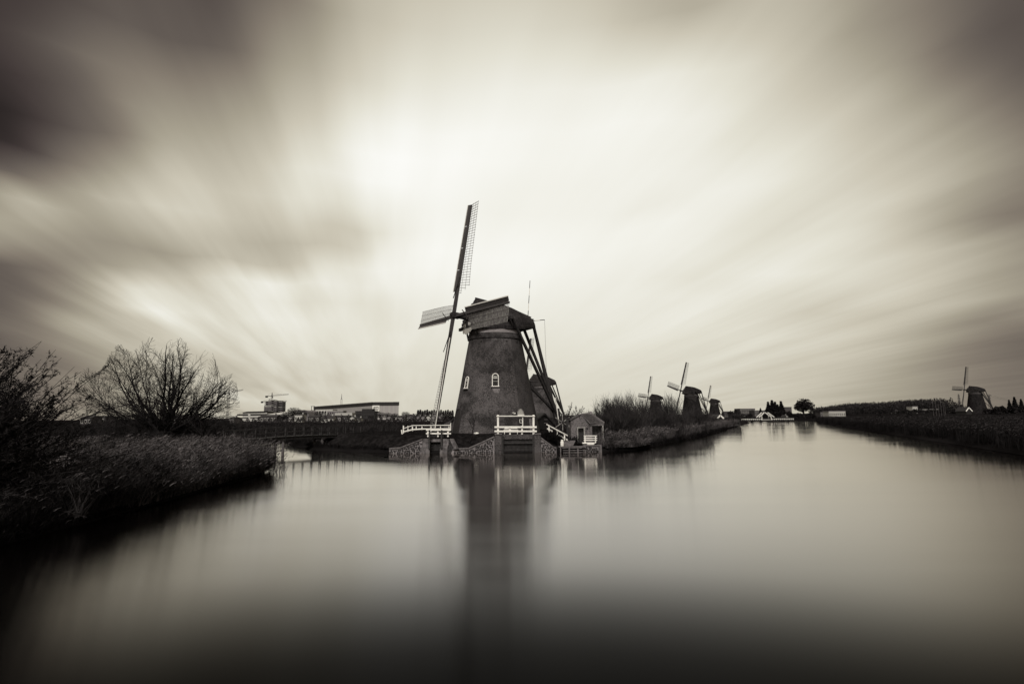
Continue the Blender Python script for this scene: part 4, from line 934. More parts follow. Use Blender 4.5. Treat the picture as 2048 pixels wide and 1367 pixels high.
# dark timber booth between handrail and shed
o_ = at(1139, 872, 64.5)
t = thing('timber_booth', 'narrow dark timber booth with a small pale hatch left of the brick shed', 'booth', (o_.x, 64.5, .7))
MB().box((0, 0, 1.35), (.62, .8, 2.7)).build('booth_body', M['iron'], t)
MB().box((0, 0, 2.74), (.74, .95, .1)).build('booth_roof', M['dark_wood'], t)
MB().box((.03, -.43, 1.85), (.26, .05, .24)).build('hatch', M['pane_pale'], t)
# tarred barn with gable behind the mill
yb = 80.; o_ = at(1091, 862, yb)
t = thing('tarred_barn', 'black tarred barn with steep gable behind the right foot of the big mill', 'barn', (o_.x, yb, 1.2), R(8))
def bxx(px): return (px - 1091) * yb / F
def bz(py): return at(1024, py, yb).z - 1.2
ga = [(bxx(1072), 0, -.2), (bxx(1112), 0, -.2), (bxx(1112), 0, bz(852)), (bxx(1090), 0, bz(828)), (bxx(1072), 0, bz(841))]
MB().prism(ga, (0, 5, 0)).build('wall', M['iron'], t)
MB().bar((bxx(1090) - .05, -.15, bz(827)), (bxx(1114), -.15, bz(854)), .3, .16).bar((bxx(1090) + .05, -.15, bz(827)), (bxx(1070), -.15, bz(842.5)), .3, .16).build('barge_board', M['dark_wood'], t)
MB().prism([(bxx(1090), -.1, bz(827)), (bxx(1114), -.1, bz(854)), (bxx(1114), 5.1, bz(854)), (bxx(1090), 5.1, bz(827))], (0, 0, .1)).build('roof', M['roof_dark'], t)
MB().prism([(bxx(1090), -.1, bz(827)), (bxx(1070), -.1, bz(842)), (bxx(1070), 5.1, bz(842)), (bxx(1090), 5.1, bz(827))], (0, 0, .1)).build('roof', M['roof_dark'], t)
for i, z_ in enumerate((bz(839), bz(846))): MB().box((bxx(1092), -.04, z_), (.5, .05, .08)).build('vent_slot', M['curb'], t)
for i in range(11): MB().box((bxx(1074) + i * .26, -.03, bz(862) + .9), (.22, .03, 1.9)).build('weather_board', M['iron'], t)
# low outbuilding behind the left flank of the mill
yb = 84.; o_ = at(902, 862, yb)
t = thing('lean_to', 'grey lean-to with a sloping roof and white corner post left of the big mill', 'outbuilding', (o_.x, yb, 1.1))
def bxx(px): return (px - 902) * yb / F
MB().prism([(bxx(888), 0, 0), (bxx(915), 0, 0), (bxx(915), 0, 2.9), (bxx(903), 0, 2.1), (bxx(888), 0, 1.6)], (0, 3, 0)).build('wall', M['house_dark'], t)
MB().bar((bxx(900), -.12, 1.75), (bxx(916), -.12, 3.0), .3, .14).build('eave_board', M['iron'], t)
MB().bar((bxx(901.5), -.15, 0), (bxx(901.5), -.15, 1.8), .12).build('corner_post', M['white'], t)

# ------------------------------------------------------------------ wooden footbridge
P0 = Vector((-29.9, 60.6, 1.15)); P1 = Vector((-20.6, 75.5, 1.25)); n = 14
dvec = (P1 - P0); perp = Vector((dvec.y, -dvec.x, 0)).normalized()
t = thing('footbridge', 'dark wooden footbridge with slim railings crossing the side canal', 'footbridge', P0)
def fb(s, off=0., dz_=0.): return dvec * s + perp * off + Vector((0, 0, dz_ + .25 * math.sin(math.pi * s)))
for o_ in (-.75, .75):
    for a in range(7): MB().bar(fb(a / 7, o_), fb((a + 1) / 7, o_), .22, .3).build('beam', M['bridge_wood'], t)
for a in range(58):
    s = (a + .5) / 58; MB().bar(fb(s, -.95, .19), fb(s, .95, .19), .34, .06).build('plank', M['bridge_wood'], t)
for o_ in (-.9, .9):
    for i in range(15): MB().bar(fb(i / 14, o_, .1), fb(i / 14, o_, 1.3), .11).build('post', M['bridge_wood'], t)
    for a in range(7):
        for hh in (1.27, .72): MB().bar(fb(a / 7, o_, hh), fb((a + 1) / 7, o_, hh), .07, .08).build('rail', M['bridge_wood'], t)
for s in (.04, .35, .66, .96):
    q = fb(s); 
    for o_ in (-.7, .7): MB().tube(q + perp * o_ + Vector((0, 0, -3.2)), q + perp * o_ + Vector((0, 0, -.1)), .17, .17, 8).build('pile', M['coping'], t)
    MB().bar(q + perp * -1 + Vector((0, 0, -.2)), q + perp * 1 + Vector((0, 0, -.2)), .24, .26).build('cross_beam', M['bridge_wood'], t)
# small wooden frame and posts standing by the worn path on the near bank
pz = gp(116, 953, .45)
t = thing('wooden_frame', 'small dark wooden frame of three posts by the worn path behind the willow', 'frame', (pz.x, pz.y, .45))
for x in (-.5, 0., .32, .62): MB().box((x, 0, .55), (.08, .08, 1.1 if x else 1.15)).build('post', M['coping'], t)
MB().bar((-.52, 0, 1.02), (.1, .05, 1.18), .07).bar((.1, .05, 1.18), (.62, 0, 1.14), .07).build('top_rail', M['coping'], t)

# ------------------------------------------------------------------ trees
class Wood:
    def __init__(s, rnd): s.seg = []; s.tips = []; s.r = rnd
    def grow(s, p, d, L, r, lvl, maxl, kids, up, wig, ratio=.62, nseg=5, env=None):
        q = p.copy(); d = d.normalized(); rr = r; R_ = s.r
        for i in range(nseg):
            d = (d + Vector((R_.gauss(0, wig), R_.gauss(0, wig), R_.gauss(0, wig) + up))).normalized()
            n = q + d * (L / nseg); r2 = rr * (.86 if lvl else .92)
            if env and not env(n): break
            s.seg.append((q.copy(), n.copy(), rr, r2, lvl)); q = n; rr = r2
            if lvl < maxl and (i > 0 or lvl > 0):
                for _ in range(kids[lvl]):
                    if R_.random() < .85:
                        ax = Vector((R_.gauss(0, 1), R_.gauss(0, 1), R_.gauss(0, 1))).cross(d)
                        if ax.length < 1e-3: continue
                        c = (Matrix.Rotation(R_.uniform(.45, 1.0), 3, ax.normalized()) @ d)
                        s.grow(q, c, L * ratio * R_.uniform(.6, 1.1) * (1 - .35 * i / nseg), rr * .62, lvl + 1, maxl, kids, up, wig * 1.15, ratio, max(3, nseg - 1), env)
        s.tips.append((q, d))
    def mesh(s, lo, hi, name, m, parent, rmin=.006):
        V = []; Q = []; 
        for p, q, r0, r1, l in s.seg:
            if not lo <= l <= hi: continue
            n = 7 if r0 > .15 else (5 if r0 > .05 else 3)
            d = (q - p).normalized(); u = Vector((0, 0, 1)) if abs(d.z) < .9 else Vector((1, 0, 0))
            a = d.cross(u).normalized(); b = a.cross(d); k = len(V); r0 = max(r0, rmin); r1 = max(r1, rmin)
            for o, r in ((p, r0), (q + d * r1 * .3, r1)):
                for i in range(n):
                    t = 6.2832 * i / n; V.append(o + (a * math.cos(t) + b * math.sin(t)) * r)
            Q += [(k + i, k + (i + 1) % n, k + n + (i + 1) % n, k + n + i) for i in range(n)]
        return np_mesh(name, [tuple(v) for v in V], Q, m, parent)

# the wide many-limbed bare tree
rt = random.Random(11)
tb = at(330, 868, 64); tb.z = .4
t = thing('bare_tree', 'wide bare tree fanning many limbs low from the reeds', 'tree', tb)
w = Wood(rt)
def env(n):
    hw = 10.6 if n.x < 0 else 8.0
    return (n.x / hw) ** 2 + (n.y / 7.0) ** 2 + (max(0, n.z - 1.5) / 10.9) ** 2 < 1 + .12 * math.sin(n.x * 1.9 + n.y) and n.z > .15
w.seg.append((Vector((0, 0, -.3)), Vector((0, 0, .9)), .62, .5, 0)); w.seg.append((Vector((0, 0, .9)), Vector((.05, 0, 1.5)), .5, .42, 0))
limbs = 21
for i in range(limbs):
    th_ = R(-85 + 155 * i / (limbs - 1)) + rt.uniform(-.06, .06)
    yy = rt.uniform(-.6, .6) * math.cos(th_)
    d = Vector((math.sin(th_), yy, math.cos(th_) * .95 + .06))
    w.grow(Vector((rt.uniform(-.3, .3), rt.uniform(-.2, .2), rt.uniform(.5, 1.6))), d, rt.uniform(10.6, 12.6), rt.uniform(.12, .24), 1, 3, [0, 2, 2], .03, .08, .42, 12, env)
w.mesh(0, 0, 'trunk', M['bark'], t); w.mesh(1, 1, 'limbs', M['bark'], t); w.mesh(2, 9, 'crown', M['bark'], t, .011)
# the two smaller trees beside it
def small_tree(loc, seed, hgt, spread, label, name='bare_tree', rmin=.012, stems=1, group=None, kids=(1, 1, 2, 2), up=.05):
    rs_ = random.Random(seed); t = thing(name, label, 'tree', loc, group=group); w = Wood(rs_)
    for k in range(stems):
        dd = Vector((rs_.gauss(0, .25 * spread), rs_.gauss(0, .25 * spread), 1))
        w.grow(Vector((rs_.uniform(-.15, .15) * stems, rs_.uniform(-.15, .15) * stems, -.2)), dd, hgt * .85, hgt * .021, 0, 3, kids, up, .12, .55, 6, None)
    w.mesh(0, 0, 'trunk', M['bark'], t); w.mesh(1, 9, 'crown', M['twig'], t, rmin); return t
q = at(418, 866, 64); q.z = .4; small_tree(q, 5, 4.9, 1.6, 'small bare tree with a crooked trunk right of the wide bare tree', stems=2)
q = at(398, 866, 66); q.z = .4; small_tree(q, 8, 4.2, 1.8, 'low bare tree tangled into the right edge of the wide bare tree', stems=3)
q = at(447, 866, 70); q.z = .4; small_tree(q, 17, 3.0, 1.8, 'small bare bush below the faraway left crane', stems=3)
q = at(280, 866, 75); q.z = .4; small_tree(q, 3, 2.8, 2.4, 'low dark scrub under the left limbs of the wide bare tree', stems=5)
q = Vector((at(937, 888, 63).x, 62.5, 0)); q.z = float(yard_z(q.x, q.y)) - .02
t = small_tree(q, 23, 3.1, 1.0, 'thin pale sapling on the grass dip between the two sluices', 'sapling', .012, 1, None, (1, 1, 1, 1), .02)
q = at(1128, 868, 83); q.z = 1.0; small_tree(q, 31, 4.8, 1.7, 'bare tree with drooping twigs behind the foot of the big mill tail', stems=2, rmin=.02)
q = at(1218, 868, 74); q.z = .5; small_tree(q, 37, 5.0, .8, 'upright bare tree rising above the roof of the brick shed', stems=2, rmin=.015)

# willow at the left edge: rods fanning up and over, narrow leaves on the outer halves
t = thing('willow_bush', 'big leafy willow bush leaning in at the left edge of the near bank', 'willow', (-21.2, 21.0, .35))
V_, Q_, tips = [], [], []
NR = 610
az_ = rng.uniform(-math.pi, math.pi, NR); th_ = np.abs(rng.normal(0, .75, NR)).clip(0, 1.45)
D = np.column_stack([np.sin(th_) * np.cos(az_) + .24, np.sin(th_) * np.sin(az_), np.cos(th_) + .05]); D /= np.linalg.norm(D, axis=1)[:, None]
Lr = rng.uniform(3.2, 7.3, NR) * np.clip(1.05 - .22 * th_, .6, 1.1)
P = np.column_stack([rng.normal(0, .7, NR), rng.normal(0, .9, NR), np.zeros(NR)])
bend = np.column_stack([rng.normal(.16, .12, NR), rng.normal(0, .12, NR), -.14 * th_ - .10])
K = 7; tt = np.linspace(0, 1, K)
mb = MB()
for i in range(NR):
    pts = [Vector(P[i] + D[i] * Lr[i] * u + bend[i] * Lr[i] * u * u) for u in tt]; r = random.uniform(.018, .05)
    for a in range(K - 1): mb.tube(pts[a], pts[a + 1], r * (1 - .13 * a), r * (1 - .13 * (a + 1)), 4, False)
mb.build('rods', M['bark'], t)
parts = []; nside = 17
roots = []; dirs = []; lens = []
for i in range(NR):
    u = np.sort(rng.uniform(.25, .99, nside)); 
    pos = P[i] + D[i] * Lr[i] * u[:, None] + bend[i] * Lr[i] * u[:, None] ** 2
    a = rng.normal(0, .5, (nside, 3)); dd = D[i] + a + np.array([.1, 0, .15]); dd /= np.linalg.norm(dd, axis=1)[:, None]
    roots.append(pos); dirs.append(dd); lens.append(rng.uniform(.35, 1.0, nside) * (1.25 - u))
Rp = np.concatenate(roots); Rd = np.concatenate(dirs); Rl = np.concatenate(lens) * 1.2; n = len(Rp)
parts.append((strips(Rp, Rd, Rl, np.full(n, .016), np.tile([.1, 0, -.08], (n, 1)), 3), 0))
nl = 12
for k in range(nl):
    u = (k + rng.uniform(0, 1, n)) / nl
    pos = Rp + Rd * Rl[:, None] * u[:, None] + np.array([.1, 0, -.08]) * Rl[:, None] * u[:, None] ** 2
    dd = Rd * .5 + rng.normal(0, .5, (n, 3)) + np.array([.45, 0, -.05]); dd /= np.linalg.norm(dd, axis=1)[:, None]
    sd_ = np.cross(dd, rng.normal(0, 1, (n, 3))); sd_ /= np.linalg.norm(sd_, axis=1)[:, None]
    L_ = rng.uniform(.08, .17, n)
    a0 = pos; m1 = pos + dd * L_[:, None] * .5 + sd_ * .014; m2 = pos + dd * L_[:, None] * .5 - sd_ * .014; e = pos + dd * L_[:, None]
    V = np.stack([a0, m1, e, m2], 1).reshape(-1, 3); Q = (np.arange(n) * 4)[:, None] + np.arange(4)[None, :]
    parts.append(((V, Q), 1))
V, Q, mi = join_np(parts); np_mesh('foliage', V, Q, [M['bark'], M['willow_leaf']], t, mi)

# shrubs of bare upright twigs: three shapes, then copies
def twig_shrub(name, seed, n, rad, hgt, lean, wdt, twigs, label, loc, m='shrub_twig', cat='shrub', group=None, flat=1.):
    global rng
    keep = rng; rng = np.random.default_rng(seed)
    t = thing(name, label, cat, loc, group=group)
    a = rng.uniform(0, 6.283, n); th = np.abs(rng.normal(0, lean, n))
    D = np.column_stack([np.sin(th) * np.cos(a), np.sin(th) * np.sin(a) * flat, np.cos(th)])
    P = np.column_stack([rng.normal(0, rad * .35, n), rng.normal(0, rad * .35 * flat, n), np.full(n, -.1)])
    L = hgt * rng.uniform(.55, 1.0, n) * (1 - .25 * th)
    bend = np.column_stack([rng.normal(0, .12, n), rng.normal(0, .12, n), -th * .15])
    parts = [(strips(P, D, L, np.full(n, wdt * 1.5), bend, 4), 0)]
    for g_ in range(2):
        k = n * twigs; idx = rng.integers(0, n, k); u = rng.uniform(.25, 1, k)[:, None]
        pos = P[idx] + D[idx] * L[idx][:, None] * u + bend[idx] * L[idx][:, None] * u ** 2
        d = D[idx] + rng.normal(0, .4, (k, 3)); d /= np.linalg.norm(d, axis=1)[:, None]
        parts.append((strips(pos, d, hgt * rng.uniform(.1, .26, k), np.full(k, wdt), rng.normal(0, .15, (k, 3)), 3), 0))
    V, Q, mi = join_np(parts); np_mesh('twigs', V, Q, [M[m]], t, mi); rng = keep
    return t
GS = 'bare shrubs on the spit beyond the brick shed'
def sp(px, Y, z=.4): q = at(px, 835, Y); q.z = z; return q
SA = twig_shrub('bare_shrub', 41, 130, 2.2, 5.3, .38, .035, 16, 'tall bare shrub directly right of the brick shed', sp(1240, 68), group=GS)
SB = twig_shrub('bare_shrub', 42, 150, 2.8, 4.2, .62, .035, 16, 'rounded bare shrub in front of the edge-on windmill', sp(1300, 84), group=GS)
SC = twig_shrub('bare_shrub', 43, 90, 1.5, 6.0, .22, .03, 16, 'slender upright bare shrub behind the open shed bay', sp(1215, 82), group=GS)
for base, px, Y, s, rz, lab in (
    (SA, 1262, 72, .92, 1.1, 'bare shrub whose foot stands in the weeds right of the tall one by the shed'),
    (SC, 1234, 90, 1.1, 2.0, 'thin high shrub topping the outline above the shed side bushes'),
    (SB, 1275, 95, 1.25, .7, 'broad bare shrub left of the edge-on windmill'),
    (SC, 1256, 105, 1.25, 3.0, 'feathery high shrub between the shed bushes and the edge-on windmill'),
    (SB, 1335, 84, 1.0, 1.9, 'rounded bare shrub between the edge-on windmill and the middle windmill'),
    (SC, 1290, 118, 1.2, 4.0, 'thin shrub hiding the lower tower of the edge-on windmill on its left'),
    (SC, 1342, 112, 1.25, 5.0, 'thin high shrub filling the gap left of the middle windmill'),
    (SB, 1358, 97, 1.05, 3.3, 'dense dark shrub at the left foot of the middle windmill'),
    (SB, 1388, 106, 1.1, 4.1, 'dense dark shrub right before the tower of the middle windmill'),
    (SA, 1408, 124, .9, 2.2, 'bare shrub between the middle windmill and the small windmill'),
    (SB, 1378, 128, 1.3, 5.2, 'shrub showing above the reeds under the middle windmill tail'),
    (SB, 1424, 140, .85, .2, 'shrub in front of the small windmill nearest the drawbridge'),
    (SA, 1320, 140, 1.3, 1.2, 'tall bare shrub behind the edge-on windmill shrubs'),
    (SB, 1218, 100, 1.3, 2.6, 'bare shrub filling in behind the brick shed roof'),
    (SB, 1188, 112, 1.1, 3.6, 'low bare shrub seen over the ridge of the brick shed'),
    (SB, 1150, 120, 1.1, 4.6, 'low bare shrub between the mill tail and the brick shed'),
    (SA, 1474, 176, .8, 3.1, 'dark shrub at the end of the spit left of the white drawbridge'),
    (SB, 1458, 160, .7, 3.1, 'low shrub beside the black boathouse with white boards')):
    copy_tree(base, sp(px, Y), rz, (s, s, s), lab)
GR = 'low dark bushes between the handrail and the quay'
DB = twig_shrub('evergreen_bush', 51, 120, .9, 1.15, .8, .05, 10, 'low dark bush under the upper end of the sloping handrail', sp(1102, 62.3, 1.0), m='reed_dark', group=GR)
for px, Y, z, s, lab in ((1113, 61.6, .7, 1., 'low dark bush under the middle of the sloping handrail'), (1121, 62.6, .6, .9, 'low dark bush at the foot of the sloping handrail'), (1144, 62.0, .6, .85, 'dark creeping bush at the left corner of the brick shed'), (1093, 61.2, 1.3, .8, 'low dark bush directly above the cobbles right of the wide sluice'), (1155, 60.6, .6, .35, 'tiny dark plant before the white framed shed door')):
    copy_tree(DB, sp(px, Y, z), px, (s, s, s), lab)
# field shrubs on the left behind the wide bare tree
GL = 'dark bushes along the polder edge behind the wide bare tree'
for px, Y, s, lab in ((235, 120, 1.0, 'dark bush left of the wide bare tree trunk'), (268, 135, 1.2, 'dense dark bush behind the left limbs of the wide bare tree'), (300, 140, 1.0, 'dark bush directly behind the wide bare tree trunk'), (372, 135, .9, 'dark bush behind the right limbs of the wide bare tree'), (400, 120, 1.0, 'dark bush behind the tangled low tree'), (432, 125, 1.0, 'dark bush behind the small crooked tree'), (462, 130, .85, 'dark bush at the left end of the white hall'), (488, 150, .7, 'low bush before the left end of the white hall'), (195, 130, .8, 'low dark bush beyond the willow tips'), (610, 120, .5, 'low bush in the reed field before the warehouse left end'), (690, 115, .55, 'low bush in the reed field before the dark office block'), (745, 112, .5, 'low bush in the reed field below the warehouse logo')):
    copy_tree(SB, sp(px, Y), px * .7, (s * 1.2, s * 1.2, s), lab, GL)

# distant trees: leafy or twiggy clumps spread through the crown
def far_tree(name, seed, kind, label, loc, group=None, mt='twig'):
    global rng
    keep = rng; rng = np.random.default_rng(seed); t = thing(name, label, 'tree', loc, group=group)
    if kind == 'round':
        n = 1700; u = rng.normal(0, 1, (n, 3)); u /= np.linalg.norm(u, axis=1)[:, None]
        lob = rng.normal(0, 1, (14, 3)); lob /= np.linalg.norm(lob, axis=1)[:, None]
        dmax = (u @ lob.T).max(1); r = (rng.uniform(0, 1, n) ** .45) * (.62 + .42 * np.clip(dmax, 0, 1) ** 3)
        C0 = u * r[:, None] * np.array([3.9, 3.9, 3.6]) + np.array([0, 0, 6.0]); hgt = 2.6
        MB().tube((0, 0, -.3), (0, 0, 3.6), .38, .25, 7).tube((0, 0, 3.4), (.8, .2, 6.5), .22, .08, 5).tube((0, 0, 3.2), (-1., 0, 6.3), .2, .08, 5).tube((0, 0, 3.4), (.1, .6, 7.4), .2, .06, 5).build('trunk', M['bark'], t); sz_ = .42
    elif kind == 'conifer':
        n = 1800; h = rng.uniform(0, 1, n) ** 1.2; a = rng.uniform(0, 6.283, n)
        tier = (1 - h) * (1 - .45 * ((h * 9) % 1)); r = 2.2 * tier * rng.uniform(.3, 1, n) ** .5
        C0 = np.column_stack([r * np.cos(a), r * np.sin(a), .9 + h * 9.2 - r * .3]); sz_ = .40
        MB().tube((0, 0, -.3), (0, 0, 9.6), .22, .04, 6).build('trunk', M['bark'], t)
    elif kind == 'poplar':
        n = 1100; h = rng.uniform(0, 1, n); a = rng.uniform(0, 6.283, n); r = 1.45 * np.sin(np.clip(h * .80 + .16, 0, 1) * math.pi) ** .4 * rng.uniform(0, 1, n) ** .5
        C0 = np.column_stack([r * np.cos(a), r * np.sin(a), .4 + h * 10.6]); sz_ = .7
        MB().tube((0, 0, -.3), (0, 0, 10), .2, .04, 5).build('trunk', M['bark'], t)
    elif kind == 'bush':
        n = 1500; u = rng.normal(0, 1, (n, 3)); u /= np.linalg.norm(u, axis=1)[:, None]; u[:, 2] = np.abs(u[:, 2])
        C0 = u * (rng.uniform(0, 1, n) ** .5)[:, None] * np.array([3.6, 3.0, 3.4]) * (.8 + .25 * np.sin(u[:, :1] * 5 + u[:, 1:2] * 4)); sz_ = .42
    up_ = (.9 if kind in ('poplar',) else .25)
    d = rng.normal(0, 1, (n, 3)); d[:, 2] += up_ * 2.5; d /= np.linalg.norm(d, axis=1)[:, None]
    s_ = np.cross(d, rng.normal(0, 1, (n, 3))); s_ /= np.linalg.norm(s_, axis=1)[:, None]; L = rng.uniform(.6, 1.4, n)[:, None] * sz_; wd = L * (.14 if mt == 'twig' else .42)
    V = np.stack([C0 - d * L, C0 + s_ * wd, C0 + d * L, C0 - s_ * wd], 1).reshape(-1, 3)
    np_mesh('crown', V, (np.arange(n) * 4)[:, None] + np.arange(4)[None, :], M[mt], t); rng = keep
    return t
def scl(px_h, Y, base_h): return px_h * Y / F / base_h
# low dike on the right carrying the lone windmill
dk = []; n_ = 28
for i in range(n_):
    u = i / (n_ - 1); Xp = at(1690 + 700 * u, 835, 420).x
    for yy, f_ in ((232, -.1), (300, .92), (345, 1.), (900, 1.05), (1000, -.1)): dk.append((Xp * (yy / 420) ** .5, yy, .3 + (at(1954, 779, 346).z - 14.2 - .3) * f_ * float(sstep(u * 6))))
Fd = [(i * 5 + j, (i + 1) * 5 + j, (i + 1) * 5 + j + 1, i * 5 + j + 1) for i in range(n_ - 1) for j in range(4)]
struct(MB().add(dk, Fd).build('dike', M['field'], smooth=True))
# right hand town trees
RT = far_tree('round_tree', 61, 'round', 'large dark round tree standing alone right of the drawbridge', sp(1608, 440), mt='needle')
RT.scale = (2.1, 1.9, 1.5)
CF = far_tree('conifer', 62, 'conifer', 'leftmost conifer of the dark clump behind the long low building', sp(1538, 560), 'dark conifers behind the long low building', 'needle'); CF.scale = (2.6, 2.4, 1.45)
for px, s, lab in ((1546, 1.6, 'tallest conifer in the middle of the dark clump'), (1552, 1.45, 'conifer right of the tallest one in the dark clump'), (1564, 1.5, 'separate broad conifer at the right of the dark clump'), (1557, 1.2, 'low conifer closing the gap in the dark clump'), (1522, .85, 'small conifer left of the dark clump above the flat roof')):
    copy_tree(CF, sp(px, 562 + px % 5), px, (s * 1.9, s * 1.9, s), lab)
BU = far_tree('far_bush', 63, 'bush', 'dark bush at the left bridge head of the white drawbridge', sp(1484, 275), 'dark bushes around the drawbridge', 'needle')
for px, Y, s, lab in ((1472, 262, .7, 'dark bush on the spit tip left of the drawbridge'), (1470, 560, 2.2, 'big dark bush between the gabled house and the flats'), (1596, 330, 1.1, 'dark bush left of the large round tree'), (1622, 340, 1.15, 'dark bush right of the large round tree'), (1548, 575, 1.8, 'dark bush under the conifers behind the bridge'), (1578, 560, 1.7, 'dark bush before the square block of flats'), (1640, 520, 1.9, 'dark bush left of the white boathouse'), (1500, 590, 1.2, 'low dark bush before the flats'), (1532, 590, 1.0, 'low dark bush behind the open drawbridge leaves')):
    copy_tree(BU, sp(px, Y), px, (s, s, s), lab)
for i, (px, Y, s, lab) in enumerate(((1700, 480, 1.2, 'low bush behind the reed belt right of the white boathouse'), (1760, 330, .9, 'low bush rising from the reeds of the right bank'), (1815, 300, 1.0, 'broad low bush in the reeds left of the lone windmill'), (1990, 300, 1.5, 'dark bush right of the lone windmill'), (2012, 330, 1.7, 'dark bush by the right edge next to the spiky conifers'), (1912, 330, .9, 'low dark bush left of the lone windmill'))):
    copy_tree(BU, sp(px, Y, .5 if px < 1900 else 2.4), px, (s * 1.5, s, s * .8), lab, 'low bushes on the right bank')
for px, s, lab in ((2022, .95, 'left spiky conifer near the right edge'), (2033, 1.15, 'tall spiky conifer near the right edge'), (2046, 1.0, 'conifer cut by the right edge')):
    copy_tree(CF, sp(px, 420, 2.5), px, (s * 1.5, s * 1.5, s), lab, 'spiky conifers at the right edge')
# a far-off wood on the right that reads as one mass
pts = []; n = 26000
xs = rng.uniform(1636, 1890, n); prof = np.interp(xs, [1636, 1655, 1690, 1710, 1760, 1800, 1860, 1882, 1890], [12, 12, 18, 20, 19, 24, 27, 17, 6]); prof += 2.2 * np.sin(xs * .45) + 1.6 * np.sin(xs * 1.3 + 1)
Yw = rng.uniform(640, 700, n); zt_ = rng.uniform(0, 1, n) ** .7 * (prof - 2) * 670 / F
C0 = np.column_stack([(xs - 1024) / F * 670 + rng.normal(0, .6, n), Yw, zt_ + 3.])
d = rng.normal(0, 1, (n, 3)); d[:, 2] += 1.6; d /= np.linalg.norm(d, axis=1)[:, None]; s_ = np.cross(d, rng.normal(0, 1, (n, 3))); s_ /= np.linalg.norm(s_, axis=1)[:, None]
L = rng.uniform(.6, 1.6, n)[:, None]; V = np.stack([C0 - d * L, C0 + s_ * L * .35, C0 + d * L, C0 - s_ * L * .35], 1).reshape(-1, 3)
stuff(np_mesh('distant_wood', V, (np.arange(n) * 4)[:, None] + np.arange(4)[None, :], M['twig']))['label'] = 'far-off bare wood along the horizon on the right'
n = 5000; xs = rng.uniform(1640, 1925, n); Yh = rng.uniform(496, 512, n)
tp = np.interp(xs, [1640, 1700, 1780, 1880, 1925], [826, 821.5, 820, 819, 819]) - 1.3 * np.sin(xs * .33) * np.sin(xs * .11)
hz_ = 831 - .0088 * (xs - 1024); zt2_ = (hz_ - tp) / F * 504 + H
C0 = np.column_stack([(xs - 1024) / F * Yh, Yh, 2.4 + rng.uniform(0, 1, n) ** .7 * (zt2_ - 2.4)])
d = rng.normal(0, 1, (n, 3)); d[:, 2] += .8; d /= np.linalg.norm(d, axis=1)[:, None]; s_ = np.cross(d, rng.normal(0, 1, (n, 3))); s_ /= np.linalg.norm(s_, axis=1)[:, None]
L = rng.uniform(.4, 1.0, n)[:, None]; V = np.stack([C0 - d * L, C0 + s_ * L * .5, C0 + d * L, C0 - s_ * L * .5], 1).reshape(-1, 3)
stuff(np_mesh('hedge', V, (np.arange(n) * 4)[:, None] + np.arange(4)[None, :], M['needle']))['label'] = 'uneven dark scrub below the far-off wood on the right'
# left: round bare tree before the hall, others, poplar row
RB_ = far_tree('bare_round_tree', 64, 'round', 'round bare tree standing before the rounded hall left of the warehouse', sp(587, 400), 'bare round trees in the town'); RB_.scale = (1.35, 1.35, 1.15)
for px, Y, s, lab in ((604, 410, .9, 'smaller bare tree right of the round bare tree'), (573, 405, .75, 'low bare tree left of the round bare tree'), (566, 395, .6, 'small bare tree at the right end of the sloping pale roof'), (760, 420, .7, 'bare tree below the warehouse logo'), (775, 425, .65, 'bare tree before the right part of the warehouse'), (811, 420, .7, 'bare tree at the right corner of the warehouse'), (790, 415, .6, 'low bare tree left of the warehouse right corner'), (640, 415, .8, 'dark tree before the left end of the warehouse'), (654, 420, .6, 'small dark tree before the white band of the warehouse'), (742, 415, .5, 'low bare tree before the dark office block'), (524, 400, .5, 'low bare tree before the white hall'), (830, 420, .55, 'low bare tree before the row of small gables'), (700, 412, .45, 'low tree behind the small white cottage roofs')):
    copy_tree(RB_, sp(px, Y), px, (s * 1.4, s * 1.4, s * 1.1), lab)
PO = far_tree('poplar', 65, 'poplar', 'bare poplar in the even row left of the big mill', sp(836, 640), 'row of bare poplars left of the big mill')
PO.scale = (1.15, 1.15, .95)
for i in range(1, 16): copy_tree(PO, sp(836 + i * 4.6, 640 + 3 * i), i * 1.3, (1.15 + .1 * math.sin(i * 3), 1.15, .93 + .07 * math.sin(i * 2.1)), None)

# gardens and hedges closing the town edge, nobody could count them
n = 9000; xs = rng.uniform(470, 905, n); Yh = rng.uniform(352, 372, n)
hp = 2.2 + 1.6 * np.sin(xs * .21) * np.sin(xs * .073 + 1) + 1.1 * np.sin(xs * .57)
C0 = np.column_stack([(xs - 1024) / F * Yh, Yh, .4 + rng.uniform(0, 1, n) ** .8 * np.clip(hp, .5, 5)])
d = rng.normal(0, 1, (n, 3)); d[:, 2] += 1.5; d /= np.linalg.norm(d, axis=1)[:, None]; s_ = np.cross(d, rng.normal(0, 1, (n, 3))); s_ /= np.linalg.norm(s_, axis=1)[:, None]
L = rng.uniform(.25, .7, n)[:, None]; V = np.stack([C0 - d * L, C0 + s_ * L * .3, C0 + d * L, C0 - s_ * L * .3], 1).reshape(-1, 3)
stuff(np_mesh('hedge', V, (np.arange(n) * 4)[:, None] + np.arange(4)[None, :], M['twig']))['label'] = 'ragged garden hedges along the edge of the town'

